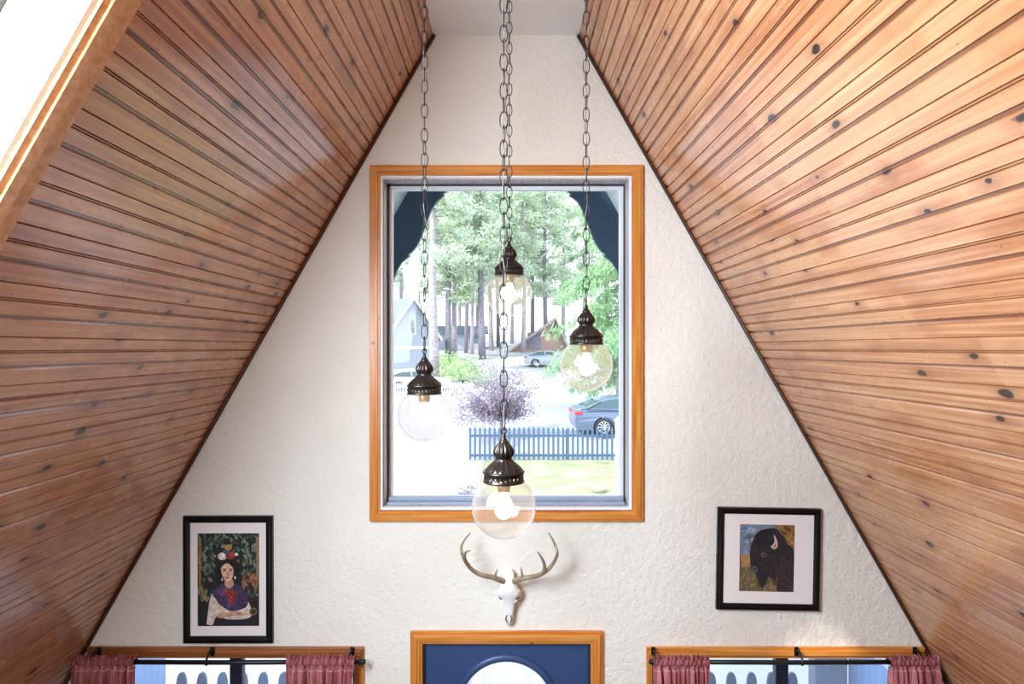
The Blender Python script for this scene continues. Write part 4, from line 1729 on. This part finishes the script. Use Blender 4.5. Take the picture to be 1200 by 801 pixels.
# purple-leaved plum behind the fence
d = 24.4
y = d - D
rnd = random.Random(9)
r = tag(empty('plum_tree', (wx(587, d), y, g(y))), 'small purple-leaved tree behind the blue-grey fence', 'tree')
tr, cm = MB(), MB()
tr.tube([(0, 0, 0), (.03, 0, .5), (0, 0, 1.0)], [.07, .06, .05], 7)
for k in range(64):
    a = rnd.uniform(0, 2 * PI)
    ln = rnd.uniform(.5, 2.2)
    el = rnd.uniform(.02, 1.3)
    s = Vector((0, 0, rnd.uniform(.7, 1.1)))
    e = s + Vector((math.cos(a) * math.cos(el) * ln, math.sin(a) * math.cos(el) * ln, math.sin(el) * ln * 1.12))
    tr.tube([s, (s + e) / 2 + Vector((0, 0, .12)), e], [.024, .014, .005], 5)
    for t in (.4, .65, .85, 1.0):
        leaf_quads(cm, s + (e - s) * t, 30, (.15, .15, .12), .11, .032, rnd)
tr.build('trunk', M['barkd'], r)
cm.build('crown', M['plum'], r, recalc=False)


def bush(label, px, d, w, h, mat, n, ls, seed, z0=None):
    rnd = random.Random(seed)
    y = d - D
    r = tag(empty('bush', (wx(px, d), y, g(y))), label, 'bush')
    st, cm = MB(), MB()
    for k in range(n):
        a = rnd.uniform(0, 2 * PI)
        q = rnd.random() ** .5
        e = Vector((math.cos(a) * q * w / 2, math.sin(a) * q * w / 2, h * rnd.uniform(.35, 1) * (1 - .5 * q * q)))
        st.tube([(0, 0, 0), e * .5 + Vector((0, 0, .1 * h)), e], [.02, .012, .004], 5)
        leaf_quads(cm, e, 34, (w * .10, w * .10, h * .12), ls, ls * .3, rnd)
    st.build('stems', M['barkd'], r)
    cm.build('foliage', mat, r, recalc=False)


bush('lime green bush behind the purple tree at its left', 543, 46.5, 3.6, 2.0, M['bush'], 40, .24, 31)
bush('second lime green bush right of the grey gabled house', 525, 51, 2.6, 1.9, M['bush'], 30, .24, 32)
bush('scraggly pale weed at the corner of the lawn beside the driveway', 553, 15.2, .9, .8, M['plum'], 16, .07, 33)
# pale stone on the lawn
mb = MB()
b = bmesh.new()
bmesh.ops.create_icosphere(b, subdivisions=2, radius=.2)
for v in b.verts:
    n_ = math.sin(v.co.x * 19) * math.cos(v.co.y * 23 + v.co.z * 17)
    v.co = Vector((v.co.x * (1.1 + .15 * n_), v.co.y, v.co.z * (.75 + .1 * n_)))
mb.merge(b)
ps = at(702, 573, 17.2)
o = mb.build('rock', M['stone'], None, (ps.x, ps.y, -.36))
tag(o, 'small pale rock lying on the lawn near the right window edge', 'rock')
# invented white post in place of a bright strip at the view's right edge
pp = at(725, 500, 15.0)
mb = MB()
mb.box(-.075, .075, -.075, .075, 0, 2.3, bev=.012)
r = tag(empty('bright_strip_post', (pp.x, pp.y, -.46)), 'made-up white post standing for a bright strip at the right edge of the picture window', 'post')
mb.build('shaft', M['paint'], r)
mb = MB()
mb.box(-.10, .10, -.10, .10, 2.3, 2.34, bev=.008)
mb.prism([(-.09, 2.34), (.09, 2.34), (0, 2.42)], -.09, .09)
mb.build('post_cap', M['paint'], r)

# ------------------------------------------------------------------ houses across the road
# grey gabled house at the left; gable faces the camera and a little right, its ridge recedes to the left
d = 55.0
pa = at(483, 350, d)
HROT = .52
hr = tag(empty('house', (pa.x, pa.y, g(pa.y)), HROT), 'pale grey gabled house behind the white car', 'house')
zr = pa.z - g(pa.y)
HWD, ZE = 2.3, zr - 3.2
mb = MB()
mb.prism([(-HWD, -.6), (HWD, -.6), (HWD, ZE), (0, zr), (-HWD, ZE)], 0, 9)
mb.build('wall', M['sidingw'], hr)
mb = MB()
for s in (-1, 1):
    e = .45
    sl = (zr - ZE) / HWD
    mb.prism([(0, zr + .22), (0, zr), (s * (HWD + e), ZE - sl * e), (s * (HWD + e), ZE - sl * e + .2)], -.5, 9.3)
mb.build('roof', M['rooff'], hr)
mb = MB()
for s in (-1, 1):
    sl = (zr - ZE) / HWD
    e = .45
    mb.prism([(0, zr + .24), (0, zr - .10), (s * (HWD + e), ZE - sl * e - .10), (s * (HWD + e), ZE - sl * e + .22)], -.56, -.50)
mb.build('rake_board', M['paint'], hr)
wr = MB().ring(-.32, .32, zr - 3.3, zr - 1.75, .12, -.08, .0).build('window', M['paint'], hr)
MB().box(-.2, .2, -.04, -.01, zr - 3.2, zr - 1.85).build('pane', M['winglass'], wr)
mb = MB()
mb.box(-HWD - .03, HWD + .03, -.07, 0, zr - 4.6, zr - 4.35)
mb.build('belt_board', M['paint'], hr)

# brown cabin far off, dark triangular gable window
d = 72.0
pa = at(651, 374, d)
cb = tag(empty('cabin', (pa.x - 2.0, pa.y, g(pa.y)), .0), 'brown A-frame cabin far off among the trees', 'house')
zr = pa.z - g(pa.y)
mb = MB()
mb.prism([(-3.6, 0), (3.6, 0), (2.0, zr)], 0, 8)
mb.build('wall', M['brown'], cb)
mb = MB()
for s in (-1, 1):
    a = (-3.6 if s < 0 else 3.6)
    mb.prism([(2.0, zr + .3), (2.0, zr - .1), (a, -.1), (a + s * .3, -.1)], -.6, 8.2)
mb.build('roof', M['brownroof'], cb)
MB().prism([(1.25, zr - 1.75), (2.35, zr - 1.75), (1.95, zr - .55)], -.06, 0).build('gable_window', M['seal'], cb)
MB().box(-1.4, .2, -.06, 0, .3, 2.3).build('door', M['barkd'], cb)

d = 76.0
pa = at(556, 402, d)
c2 = tag(empty('house', (pa.x, pa.y, g(pa.y))), 'long low pale house behind the row of trunks', 'house')
MB().box(-5, 1.2, 0, 5, 0, 2.1).build('wall', M['sidingw'], c2)
MB().prism([(-.5, 2.05), (5.6, 2.05), (2.5, 3.1)], -5.4, 1.6, axis='x').build('roof', M['rooff'], c2)
for k in range(2):
    f = MB().box(-3.6 + 3 * k, -2.4 + 3 * k, -.05, 0, .8, 1.7).build('window', M['winglass'], c2)

# ------------------------------------------------------------------ light
w = bpy.data.worlds.new('World')
SC.world = w
w.use_nodes = True
nt = w.node_tree
nt.nodes.clear()
wo = nt.nodes.new('ShaderNodeOutputWorld')
bg = nt.nodes.new('ShaderNodeBackground')
tc = nt.nodes.new('ShaderNodeTexCoord')
sx = nt.nodes.new('ShaderNodeSeparateXYZ')
rp = nt.nodes.new('ShaderNodeValToRGB')
nt.links.new(tc.outputs['Generated'], sx.inputs[0])
nt.links.new(sx.outputs[2], rp.inputs[0])
rp.color_ramp.elements[0].position = 0.0
rp.color_ramp.elements[0].color = (0.96, 0.98, 1.0, 1)
rp.color_ramp.elements[1].position = 0.6
rp.color_ramp.elements[1].color = (0.72, 0.86, 1.0, 1)
nt.links.new(rp.outputs[0], bg.inputs[0])
bg.inputs[1].default_value = 3.0
nt.links.new(bg.outputs[0], wo.inputs[0])


def light(name, typ, loc, target, energy, col=(1, 1, 1), size=None, sy=None):
    ld = bpy.data.lights.new(name, typ)
    ld.energy = energy
    ld.color = col
    if typ == 'AREA':
        ld.shape = 'RECTANGLE'
        ld.size = size
        ld.size_y = sy or size
    o = bpy.data.objects.new(name, ld)
    COL.objects.link(o)
    o.location = loc
    dv = Vector(target) - Vector(loc)
    o.rotation_euler = dv.to_track_quat('-Z', 'Y').to_euler()
    return o


# sun comes over the left shoulder and through the skylight
sd = Vector((1.245, 1.0, -1.325))
sun = light('sun', 'SUN', (-8, -8, 9), Vector((-8, -8, 9)) + sd, 5.5, (1.0, 0.95, 0.87))
sun.data.angle = math.radians(1.5)
# daylight through the skylight
c = spos((s_a + s_b) / 2, RD + .12, (SKY0 + SKY1) / 2)
tgt = c + Vector((1 / KS, 1.25, -TAN / KS))
light('skylight_daylight', 'AREA', c, tgt, 285, (0.76, 0.875, 1.0), 1.05, 1.6)
# fill lamps added behind the camera, at assumed openings of the back gable
light('loft_fill', 'AREA', (0, YB - .02, (BW['z0'] + BW['z1']) / 2), (0, 0, (BW['z0'] + BW['z1']) / 2), 16, (0.86, 0.94, 1.0), 2.4, 1.5)
for sx_ in (-1.35, 1.35):
    light('rear_fill', 'AREA', (sx_, YB - .02, 1.25), (sx_, 0, 1.25), 4, (0.80, 0.92, 1.0), 1.8, 1.6)

# ------------------------------------------------------------------ camera and output
cam = bpy.data.cameras.new('camera')
cam.sensor_fit = 'HORIZONTAL'
cam.sensor_width = 36.0
cam.lens = 36.0 * F / 1200.0
cam.shift_x = (600.0 - PX) / 1200.0
cam.shift_y = -(400.5 - PY) / 1200.0
cam.clip_start = 0.02
co = bpy.data.objects.new('camera', cam)
COL.objects.link(co)
co.location = (CAMX, -D, CAMZ)
co.rotation_euler = (PI / 2, 0, 0)
SC.camera = co

SC.view_settings.view_transform = 'Standard'
SC.view_settings.look = 'None'
SC.view_settings.exposure = 0.0
SC.view_settings.gamma = 1.0
SC.view_settings.use_curve_mapping = False
SC.cycles.use_denoising = True
SC.cycles.max_bounces = 10
SC.cycles.diffuse_bounces = 4
SC.cycles.transparent_max_bounces = 24
SC.cycles.caustics_reflective = False
SC.cycles.caustics_refractive = False
SC.cycles.sample_clamp_indirect = 6.0
